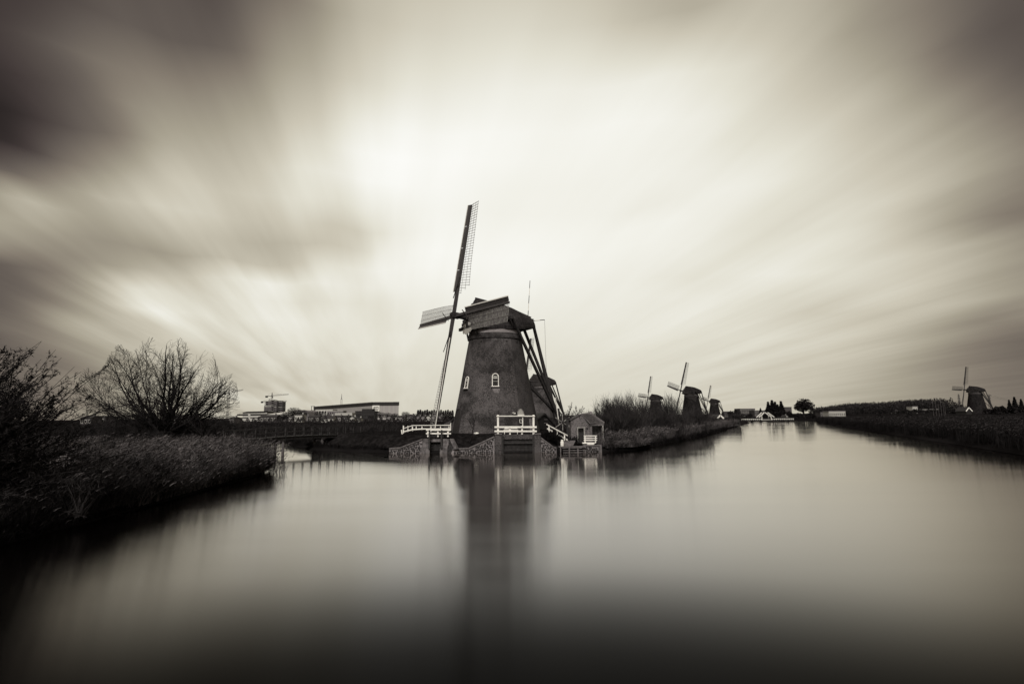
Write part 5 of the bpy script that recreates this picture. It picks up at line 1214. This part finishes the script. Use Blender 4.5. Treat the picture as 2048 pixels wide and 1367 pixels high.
# ------------------------------------------------------------------ town and industry
def house(label, px, Y, wpx, hpx, roofpx, wall='house_dark', roof='roof_dark', gable=False, win=3, rows=1, chim=True, z=.45, wm='house_pale', base_py=None, group=None, name='house', cat='house', flat=False, d=8.):
    c = at(px, 835, Y); zb_ = z; w = wpx * Y / F; h = at(px, 835 - hpx, Y).z - zb_; rh = roofpx * Y / F
    t = thing(name, label, cat, (c.x, Y, zb_), group=group)
    if gable:
        MB().prism([(-w / 2, 0, -.3), (w / 2, 0, -.3), (w / 2, 0, h), (0, 0, h + rh), (-w / 2, 0, h)], (0, d, 0)).build('wall', M[wall], t)
        for s in (-1, 1): MB().prism([(0, -.4, h + rh + .15), (s * (w / 2 + .4), -.4, h - .2), (s * (w / 2 + .4), d + .4, h - .2), (0, d + .4, h + rh + .15)], (0, 0, .25)).build('roof', M[roof], t)
    else:
        MB().box((0, d / 2, h / 2 - .15), (w, d, h + .3)).build('wall', M[wall], t)
        if not flat:
            for s in (0, 1):
                ya, yb_ = (-.3, d / 2) if s == 0 else (d + .3, d / 2)
                MB().prism([(-w / 2 - .3, ya, h - .1), (w / 2 + .3, ya, h - .1), (w / 2 + .3, yb_, h + rh), (-w / 2 - .3, yb_, h + rh)], (0, 0, .2)).build('roof', M[roof], t)
            MB().prism([(-w / 2, 0, h), (-w / 2, d, h), (-w / 2, d / 2, h + rh)], (w, 0, 0)).build('gable_wall', M[wall], t)
        else: MB().box((0, d / 2, h + .2), (w + .4, d + .4, .4)).build('roof', M[roof], t)
    for r_ in range(rows):
        for i in range(win):
            zz = h * (r_ + .55) / rows; ww = w / win * .55
            f_ = MB().box((-w / 2 + w * (i + .5) / win, -.04, zz), (ww, .06, h / rows * .45)).build('window', M[wm], t)
            MB().box((-w / 2 + w * (i + .5) / win, -.09, zz), (ww * .78, .05, h / rows * .33)).build('pane', M['glass'], f_)
    if chim and not flat: MB().box((w * .3, d / 2, h + rh + .3), (.7, .7, 1.3)).build('chimney', M[wall], t)
    return t
hs = [('long low dark house with pale dormers before the sloping pale roof', 537, 395, 33, 2.2, 3.5, 'house_dark', 'roof_dark', False, 5),
      ('white two-storey house right under the round bare tree', 597, 385, 15, 5.8, 1.2, 'house_pale', 'roof_dark', False, 3),
      ('low white annexe left of the white two-storey house', 582, 386, 9, 2., 1.2, 'house_mid', 'roof_dark', False, 2),
      ('dark brick house with two pale dormers left of the white cottage', 627, 395, 22, 1.5, 3.2, 'house_dark', 'roof_dark', False, 4),
      ('white cottage with a tall dark roof before the warehouse', 654, 380, 25, -1.5, 5.5, 'house_pale', 'roof_dark', False, 3),
      ('narrow grey house right of the white cottage', 675, 390, 13, 1.5, 3.2, 'house_mid', 'roof_dark', False, 3),
      ('dark roofed pair of houses below the pale colonnade', 690, 392, 13, 1.5, 3., 'house_dark', 'roof_dark', False, 3),
      ('small white gabled house below the dark office block', 704, 380, 10, -.5, 3., 'house_pale', 'roof_dark', True, 2),
      ('low white shed with two openings before the dark office block', 716, 384, 9, -2, 2., 'house_pale', 'roof_dark', False, 2),
      ('grey house with pale gable frames before the warehouse logo', 779, 392, 13, 1., 2.8, 'house_mid', 'roof_dark', True, 2),
      ('pale bungalow at the right corner of the warehouse', 802, 388, 15, 1.5, 2.4, 'house_mid', 'roof_dark', False, 3),
      ('little dark house with white bargeboards left of the path railing', 823, 372, 9, -3.5, 3.6, 'house_dark', 'tile', True, 1),
      ('house with arched dark gable right of the warehouse corner', 820, 400, 15, 2.0, 4., 'house_dark', 'tile', True, 3),
      ('leftmost gabled house of the row below the poplars', 836, 395, 9.5, .5, 3.2, 'house_mid', 'tile', True, 2),
      ('second gabled house from the left in the row below the poplars', 846, 395, 9.5, .5, 3.2, 'house_mid', 'roof_dark', True, 2),
      ('middle gabled house with white front in the row below the poplars', 856, 393, 9.5, .8, 3.2, 'house_pale', 'roof_dark', True, 2),
      ('fourth gabled house in the row below the poplars', 866, 395, 9.5, .5, 3.2, 'house_mid', 'tile', True, 2),
      ('pale house with a steep roof just left of the lower mill sail', 878, 385, 13, -.5, 4.5, 'house_mid', 'tile', True, 2),
      ('dark farmhouse between the willow tips and the wide bare tree', 172, 300, 22, 0, 3.5, 'house_dark', 'roof_dark', False, 3),
      ('long dark barn with pale end posts left of the wide bare tree', 195, 310, 34, 1.5, 2.0, 'house_dark', 'roof_dark', False, 2),
      ('low dark house seen through the right limbs of the wide bare tree', 362, 320, 40, 2., 2.5, 'house_dark', 'roof_dark', False, 4),
      ('small pale house between the bare trees and the white hall', 463, 330, 10, -1, 2., 'house_mid', 'roof_dark', False, 3)]
for a in hs: house(a[0], *a[1:7], roof=a[7], gable=a[8], win=a[9], rows=1)
# right side town
house('gabled brick house with dark roof left of the flats', 1459, 560, 20, 6., 6.5, 'house_dark', 'roof_dark', win=4, rows=2, group=None)
house('row of flats with pale balcony bands left of the drawbridge', 1496, 640, 30, 18, 1, 'house_dark', 'curb', win=6, rows=3, flat=True, name='apartment_block', cat='flats', d=16)
house('long flat-roofed brick building directly behind the drawbridge', 1532, 600, 44, 14.5, 1, 'house_dark', 'curb', win=8, rows=2, flat=True, name='office_building', cat='building', d=14)
house('square block of flats right of the conifers', 1577, 690, 15, 21, 1, 'house_dark', 'roof_dark', win=4, rows=4, flat=True, name='apartment_block', cat='flats', d=14, wm='house_mid')
house('small white gabled house left of the large round tree', 1574, 500, 6, 1.2, 3.5, 'house_pale', 'roof_dark', True, win=1)
house('long white boathouse with a row of pale windows behind the reeds', 1675, 420, 33, 12.5, 1.2, 'house_pale', 'curb', win=8, flat=True, name='boathouse', cat='boathouse')
house('dark brick house with narrow pale windows left of the white boathouse', 1647, 440, 11, 12, 1, 'house_dark', 'roof_dark', win=3, flat=True, wm='house_pale')
house('small white house far behind the reeds left of the lone windmill', 1832, 520, 10, 22, 1, 'house_pale', 'curb', win=2, flat=True, z=2.5)
house('white house further left behind the reeds of the right bank', 1793, 530, 10, 14, 1, 'house_pale', 'curb', win=2, flat=True, z=2.5)
gq = at(1857, 819.5, 560)
t = thing('greenhouse', 'thin white greenhouse strip low behind the reeds left of the pale poles', 'greenhouse', (gq.x, 560, gq.z - .4))
MB().box((0, 3, -1.3), (38 * 560 / F, 5.8, 2.6)).build('base_wall', M['house_dark'], t)
MB().box((0, 3, .4), (38 * 560 / F, 6, .9)).build('wall', M['house_mid'], t); MB().box((0, 3, 1.0), (39 * 560 / F, 6.5, .25)).build('roof', M['house_pale'], t)
for i, px in enumerate((1868, 1874, 1879, 1884, 1889, 1892)):
    o = MB().bar((at(px, 835, 300).x, 300, .5), (at(px, 835, 300).x, 300, 9.5 - (i % 3) * .8), .12).build('pale_pole', M['steel']); tag(o, ('leftmost', 'second from left', 'third from left', 'third from right', 'second from right', 'rightmost')[i] + ' of the thin pale poles in the reeds left of the lone windmill', 'pole', 'pale poles left of the lone windmill')
# black boathouse with white bargeboards near the small windmill
def aframe(label, px, py, Y, wpx, hpx, z=.4):
    c = at(px, py, Y); k = Y / F; t = thing('boathouse', label, 'boathouse', (c.x, Y, z)); h = c.z - z; w = wpx * k / 2; e = h - hpx * k
    MB().prism([(-w, 0, -.3), (w, 0, -.3), (w, 0, e), (0, 0, h), (-w, 0, e)], (0, 7, 0)).build('wall', M['iron'], t)
    for s in (-1, 1):
        MB().bar((0, -.25, h + .15), (s * (w + .2), -.25, e), .2, .42).build('barge_board', M['white'], t)
        MB().prism([(0, -.1, h + .3), (s * (w + .3), -.1, e), (s * (w + .3), 7.2, e), (0, 7.2, h + .3)], (0, 0, .15)).build('roof', M['roof_dark'], t)
    return t
aframe('black boathouse with white bargeboards beside the small windmill', 1440, 831, 172, 10.5, 5.5)
aframe('dark hut with one white sloping edge at the foot of the lone windmill', 1937, 815, 300, 11, 7, 2.3)
t = thing('dark_barge', 'dark low landing with posts at the tip of the spit', 'landing', (at(1462, 845, 165).x, 165, .2))
MB().box((0, 0, .3), (5., 2, .3)).build('deck', M['iron'], t)
for i in range(4): MB().bar((-2.2 + i * 1.4, -1, -1), (-2.2 + i * 1.4, -1, 1.6), .18).build('post', M['iron'], t)

# drawbridge across the canal
Yd = 269.; k = Yd / F; xd0, xd1 = at(1478, 835, Yd).x, at(1584, 835, Yd).x
t = thing('drawbridge', 'white double drawbridge with two slanting balance beams across the canal', 'drawbridge', ((xd0 + xd1) / 2, Yd, 0)); cx = (xd0 + xd1) / 2
def dxp(px): return at(px, 835, Yd).x - cx
def dzp(py): return at(1530, py, Yd).z
for a, b in ((1478, 1523), (1538, 1584)):
    MB().box(((dxp(a) + dxp(b)) / 2, 0, dzp(840)), (dxp(b) - dxp(a), 3, .35)).build('deck', M['iron'], t)
MB().box(((dxp(1523) + dxp(1538)) / 2, 0, dzp(838.7)), (dxp(1538) - dxp(1523), 2.8, .3)).build('leaf_deck', M['house_pale'], t)
for px in (1504, 1521, 1540, 1557.5, 1575): MB().box((dxp(px), 0, .6), (.5, 2.2, 3.0)).build('pier', M['iron'], t)
for a, b in ((1480, 1520), (1541, 1583)):
    for z_ in (838.6,): MB().bar((dxp(a), -1.6, dzp(837.2)), (dxp(b), -1.6, dzp(837.2)), .08, .15).build('rail', M['white'], t)
    for i in range(11): p = a + (b - a) * i / 10; MB().bar((dxp(p), -1.6, dzp(839.4)), (dxp(p), -1.6, dzp(836.6)), .18).build('post', M['white'], t)
for pa, pb, pm in (((1515.3, 834.3), (1526.5, 824.3), 1521.2), ((1533.2, 824.3), (1545.8, 833.8), 1539.8)):
    for y_ in (-1.4, 1.4):
        MB().bar((dxp(pa[0]), y_, dzp(pa[1])), (dxp(pb[0]), y_, dzp(pb[1])), .24, .34).build('balance_beam', M['white'], t)
        MB().bar((dxp(pm), y_, dzp(839.5)), (dxp(pm), y_, dzp(829.2)), .24).build('post', M['white'], t)
    MB().bar((dxp(pm), -2.2, dzp(829.2)), (dxp(pm), 2.2, dzp(829.2)), .25).build('cross_beam', M['white'], t)

# warehouse with dark roof band and emblem
Yw_ = 700.; k = Yw_ / F; xo = at(745, 835, Yw_).x
t = thing('warehouse', 'huge pale warehouse with a black roof band and framed emblem', 'warehouse', (xo, Yw_, 0))
xr_ = at(797, 835, Yw_).x - xo; zt_ = at(745, 804, Yw_).z
L_ = at(628, 835, 960); lx, ly = L_.x - xo, 960 - Yw_
foot_ = [(0, 0), (xr_, 0), (xr_ - 30, 120), (xr_ - 90, 300), (lx, ly)]
def wallp(name, foot, z0, z1, m, out=0.):
    return MB().prism([(x, y - out, z0) for x, y in foot], (0, 0, z1 - z0)).build(name, m, t)
wallp('wall', foot_, -.5, zt_ - 3.9, M['cladding'])
wallp('roof_band', [(x * 1.002, y) for x, y in [(0, -.5), (xr_ + .6, -.5), (xr_ - 29.4, 120), (xr_ - 90, 301), (lx - .8, ly - .8)]], zt_ - 3.9, zt_, M['cladding_dark'])
wallp('roof_trim', [(0, -1), (xr_ + 1, -1), (xr_ - 29, 121), (xr_ - 90, 302), (lx - 1.2, ly - 1)], zt_, zt_ + .5, M['pale_roof'])
em = (at(745.3, 816, Yw_).x - xo + at(759.3, 816, Yw_).x - xo) / 2; ew = 14.2 * k; eh = 11.6 * k; ez = at(752, 816.3, Yw_).z
pnl = MB().box((em, -.9, ez), (ew, .5, eh)).build('emblem_panel', M['white'], t)
fw, fh = 9.6 * k, 6.2 * k
MB().box((em + .1, -1.25, ez + .1), (fw, .2, fh)).build('emblem_frame', M['cladding_dark'], pnl)
MB().box((em + .45, -1.4, ez + .1), (fw * .74, .1, fh * .62)).build('emblem_field', M['white'], pnl)
def letter(segs, ox):
    mb = MB()
    for a, b in segs: mb.bar((em + ox + a[0], -1.5, ez + .1 + a[1]), (em + ox + b[0], -1.5, ez + .1 + b[1]), .1, .26, up=(0, 1, 0)).bar((em + ox + a[0], -1.5, ez + .1 + a[1]), (em + ox + b[0], -1.5, ez + .1 + b[1]), .26, .1, up=(0, 1, 0))
    mb.build('letter', M['cladding_dark'], pnl)
letter([((0, -.8), (0, .8))], -1.25)
letter([((-.45, -.8), (-.45, .8)), ((.45, -.8), (.45, .8)), ((-.45, 0), (.45, 0))], -.15)
letter([((-.4, -.8), (-.4, .8)), ((-.4, .8), (.5, .8)), ((-.4, -.8), (.5, -.8))], 1.45)
# office blocks and colonnade in front of the warehouse
house('black glazed office block before the warehouse emblem', 736, 560, 25, 13, 1, 'cladding_dark', 'cladding_dark', win=8, rows=3, flat=True, name='office_building', cat='office block', wm='iron', d=14)
house('stepped black upper office storey left of the warehouse emblem', 734, 566, 21, 17, 1, 'cladding_dark', 'cladding_dark', win=0, flat=True, name='office_building', cat='office block', d=10)
house('low black wing at the left of the glazed office block', 718, 562, 16, 12.8, 1, 'cladding_dark', 'cladding_dark', win=4, rows=1, flat=True, name='office_building', cat='office block', wm='iron', d=12)
house('pale building with a colonnade of slim dark windows before the warehouse', 687, 540, 34, 9, 1, 'house_pale', 'pale_roof', win=15, rows=1, flat=True, name='office_building', cat='office', wm='house_pale', d=12)
house('grey office with dark glazing left above the colonnade', 670, 600, 32, 13.5, 1, 'house_mid', 'pale_roof', win=7, rows=2, flat=True, name='office_building', cat='office', wm='house_mid', d=12)
house('white industrial hall with black band at the left end of the warehouse', 648, 620, 34, 16, 1, 'pale_roof', 'pale_roof', win=6, rows=2, flat=True, name='industrial_hall', cat='hall', wm='cladding_dark', d=16)
# white hall on the left
t = thing('industrial_hall', 'long white hall with black roof edge and ribbon windows left of the unfinished tower', 'hall', (at(513, 835, 600).x, 600, 0)); k = 600 / F
hz = at(513, 824.5, 600).z; hw = 48 * k
MB().box((-2, 15, hz / 2), (hw, 30, hz)).build('wall', M['house_pale'], t)
MB().prism([(-hw / 2 - 4, -1, hz), (hw / 2 - 4, -1, hz + .4), (hw / 2 - 2, -1, hz + 1.4), (-hw / 2 + 3, -1, hz + 1.1)], (0, 32, 0)).build('roof', M['cladding_dark'], t)
for a, b in ((-20, -8.5), (-6, 16)):
    MB().box(((a + b) / 2 * 1. - .5, -.05, hz - 2.3), (b - a, .1, 1.6)).build('ribbon_window', M['glass'], t); MB().box(((a + b) / 2 - .5, -.05, hz - 5.4), (b - a, .1, .9)).build('ribbon_window', M['glass'], t)
t = thing('industrial_hall', 'hall with a broad sloping pale roof before the unfinished tower', 'hall', (at(550, 835, 520).x, 520, 0)); k = 520 / F
za, zb2 = at(550, 832.5, 520).z, at(550, 823.8, 560).z
MB().box((0, 22, za / 2), (48 * k, 42, za)).build('wall', M['house_dark'], t)
MB().prism([(-36 * k, -.5, za), (20 * k, -.5, za), (22 * k, 42, zb2), (-16 * k, 42, zb2)], (0, 0, .5)).build('roof', M['pale_roof'], t)
for i in range(7): MB().box((-20 * k + i * 6 * k, -.06, za - 1.2), (4.6 * k, .1, 1.2)).build('window', M['house_pale'] if i in (2, 3) else M['glass'], t)
t = thing('round_hall', 'grey hall with a rounded roof behind the round bare tree', 'hall', (at(601, 835, 560).x, 560, 0)); k = 560 / F
MB().prism([(-19 * k, 0, 0), (16 * k, 0, 0), (16 * k, 0, 6), (13 * k, 0, 9.5), (9 * k, 0, 13 * k + 4), (0, 0, 13.5 * k + 4.5), (-10 * k, 0, 13.5 * k + 4.6), (-19 * k, 0, 13 * k + 4)], (0, 30, 0)).build('wall', M['house_mid'], t)
# tower under construction
Yt_ = 900.; k = Yt_ / F; zt_ = at(545, 800.5, Yt_).z; xo = at(545, 835, Yt_).x
t = thing('unfinished_tower', 'high-rise of bare concrete floors under construction beneath the crane', 'high-rise', (xo, Yt_, 0))
for pa, pb, top, mm in ((527.5, 534.5, 811, 'frame_conc'), (528.5, 541, 801.5, 'frame_conc'), (535, 546, 799.5, 'frame_conc'), (547, 552, 802, 'house_mid'), (551, 558.5, 801, 'iron'), (556, 563.5, 803, 'frame_conc')):
    a = at(pa, 835, Yt_).x - xo; b = at(pb, 835, Yt_).x - xo; zt2 = at(545, top, Yt_).z
    MB().box(((a + b) / 2, 8, zt2 / 2), (b - a - .6, 12, zt2)).build('core', M['iron'] if mm != 'house_mid' else M['house_dark'], t)
    nfl = int(zt2 / 2.9)
    for i in range(nfl):
        if mm != 'iron' or False: MB().box(((a + b) / 2, 7, zt2 - i * 2.9), (b - a, 14.6, .7)).build('floor_slab', M['house_mid'] if i % 3 else M['house_pale'], t)
    for x_ in np.linspace(a, b, 4): MB().box((x_, .1, zt2 / 2), (.5, .5, zt2)).build('column', M['frame_conc'], t)
def crane(label, px, top, mast_bot, jibL, jibR, Y, rise=0., thick=1.):
    k = Y / F; xo = at(px, 835, Y).x; t = thing('tower_crane', label, 'crane', (xo, Y, 0)); zt = at(px, top, Y).z; zj = at(px, mast_bot, Y).z
    mw = 1.1 * thick; mb = MB()
    for s in (-1, 1):
        for u in (-1, 1): mb.bar((s * mw, u * mw, 0), (s * mw, u * mw, zj), .3)
    z_ = 0; i = 0
    while z_ < zj - 3: mb.bar((mw * (-1) ** i, -mw, z_), (-mw * (-1) ** i, -mw, z_ + 3), .18); z_ += 3; i += 1
    mb.build('mast', M['steel'], t)
    MB().bar((-.1, 0, zj), (.3, 0, zt), 1.5, 1.5, .4, .4).build('tower_head', M['iron'], t)
    xl_, xr2 = (jibL - px) * k, (jibR - px) * k; zr = zj + rise * k
    jb = MB(); jb.bar((0, -.7, zj), (xr2, -.7, zr), .35).bar((0, .7, zj), (xr2, .7, zr), .35).bar((0, 0, zj + 1.8), (xr2, 0, zr + 1.1), .3)
    m_ = int(abs(xr2) / 3)
    for i in range(m_):
        p = Vector((xr2 * i / m_, -.7, zj + (zr - zj) * i / m_)); q = Vector((xr2 * (i + 1) / m_, 0, zj + (zr - zj) * (i + 1) / m_ + 1.5)); jb.bar(p, q, .18)
    jb.build('jib', M['steel'], t)
    MB().bar((0, 0, zj), (xl_, 0, zj), 1.2, .8).build('counter_jib', M['iron'], t); MB().box((xl_ + 1.5, 0, zj - 1.1), (3.6, 1.6, 2.6)).build('counterweight', M['iron'], t)
    MB().bar((.3, 0, zt), (xr2 * .55, 0, zj + (zr - zj) * .55 + 1.5), .12).bar((.3, 0, zt), (xl_ * .85, 0, zj + .6), .12).build('tie_cable', M['steel'], t)
    MB().box((1.3, -1, zj - 1.6), (1.4, 1.4, 2.2)).build('cab', M['iron'], t); return t
crane('tower crane rising over the unfinished high-rise', 542, 784.5, 791.5, 529.5, 575, 915, 2.5)
crane('tower crane with a raised jib right of the bare trees', 455, 776, 785.5, 445, 483, 800, 5.5)
crane('low tower crane whose jib pokes out behind the unfinished high-rise', 537, 797, 802.5, 521, 572, 940, 0)
o = thing('radio_mast', 'thin lattice radio mast behind the warehouse roof', 'mast', (at(682, 835, 1100).x, 1100, 0)); k = 1100 / F
zt = at(682, 787, 1100).z; zm = at(682, 797, 1100).z
MB().bar((-1.5, 0, 0), (-1.3, 0, zm), .5).bar((1.5, 0, 0), (1.3, 0, zm), .5).build('mast_legs', M['curb'], o)
MB().bar((0, 0, zm - 1), (0, 0, zt), 1.2, 1.2, .3, .3).build('mast_top', M['steel'], o)
for i in range(9): MB().bar((-1.5, 0, zm - i * 2.4), (1.5, 0, zm - i * 2.4 - 1.2), .25).build('brace', M['curb'], o)
t = thing('steel_scaffold', 'open steel frame at the left end of the warehouse', 'scaffold', (at(625, 835, 640).x, 640, 0)); k = 640 / F
for x_ in (-2.6, 2.6):
    MB().bar((x_ * k, 0, 0), (x_ * k, 0, at(625, 812, 640).z), .5).build('post', M['steel'], t)
for z_ in (812, 820, 827): MB().bar((-4 * k, 0, at(625, z_, 640).z), (4 * k, 0, at(625, z_, 640).z), .5).build('beam', M['steel'], t)
# pylons on the right
def pylon(label, px, top, Y, w, arms):
    xo = at(px, 835, Y).x; t = thing('pylon', label, 'pylon', (xo, Y, 0)); zt = at(px, top, Y).z; k = Y / F; mb = MB(); hw = w * k / 2
    for s in (-1, 1):
        for u in (-1, 1): mb.bar((s * hw, u * hw, 0), (s * .4, u * .4, zt), .42, .42, .3, .3)
    for i in range(9):
        z0 = zt * i / 9; z1 = zt * (i + 1) / 9; f0 = 1 - i / 9; f1 = 1 - (i + 1) / 9
        mb.bar((-hw * f0, -hw * f0, z0), (hw * f1, -hw * f1, z1), .25).bar((hw * f0, -hw * f0, z0), (-hw * f1, -hw * f1, z1), .25)
    mb.build('lattice_body', M['steel'], t)
    for z_, l_ in arms:
        zz = at(px, z_, Y).z; MB().bar((-l_ * k / 2, 0, zz), (l_ * k / 2, 0, zz), .45, .5).bar((-l_ * k / 2, 0, zz), (0, 0, zz + 1.8), .25).bar((l_ * k / 2, 0, zz), (0, 0, zz + 1.8), .25).build('cross_arm', M['steel'], t)
    return t
pylon('tall narrow pylon with stacked arms left of the lone windmill', 1922, 787.5, 900, 5, ((792, 4), (796.5, 6), (801, 4)))
pylon('broad pylon with wide top arm right of the lone windmill', 1983, 789.5, 760, 4, ((790.5, 10), (795.5, 6)))
a, b = at(1983, 791, 760), at(2110, 812, 1200)
o = MB()
for k_ in (-3, 3):
    pr = None
    for i in range(13):
        u = i / 12; q = a.lerp(b, u) + Vector((k_, 0, -18 * u * (1 - u)))
        if pr is not None: o.tube(pr, q, .09, .09, 3, False)
        pr = q
tag(o.build('power_line', M['iron']), 'pair of sagging power lines leaving the broad pylon to the right', 'power line')
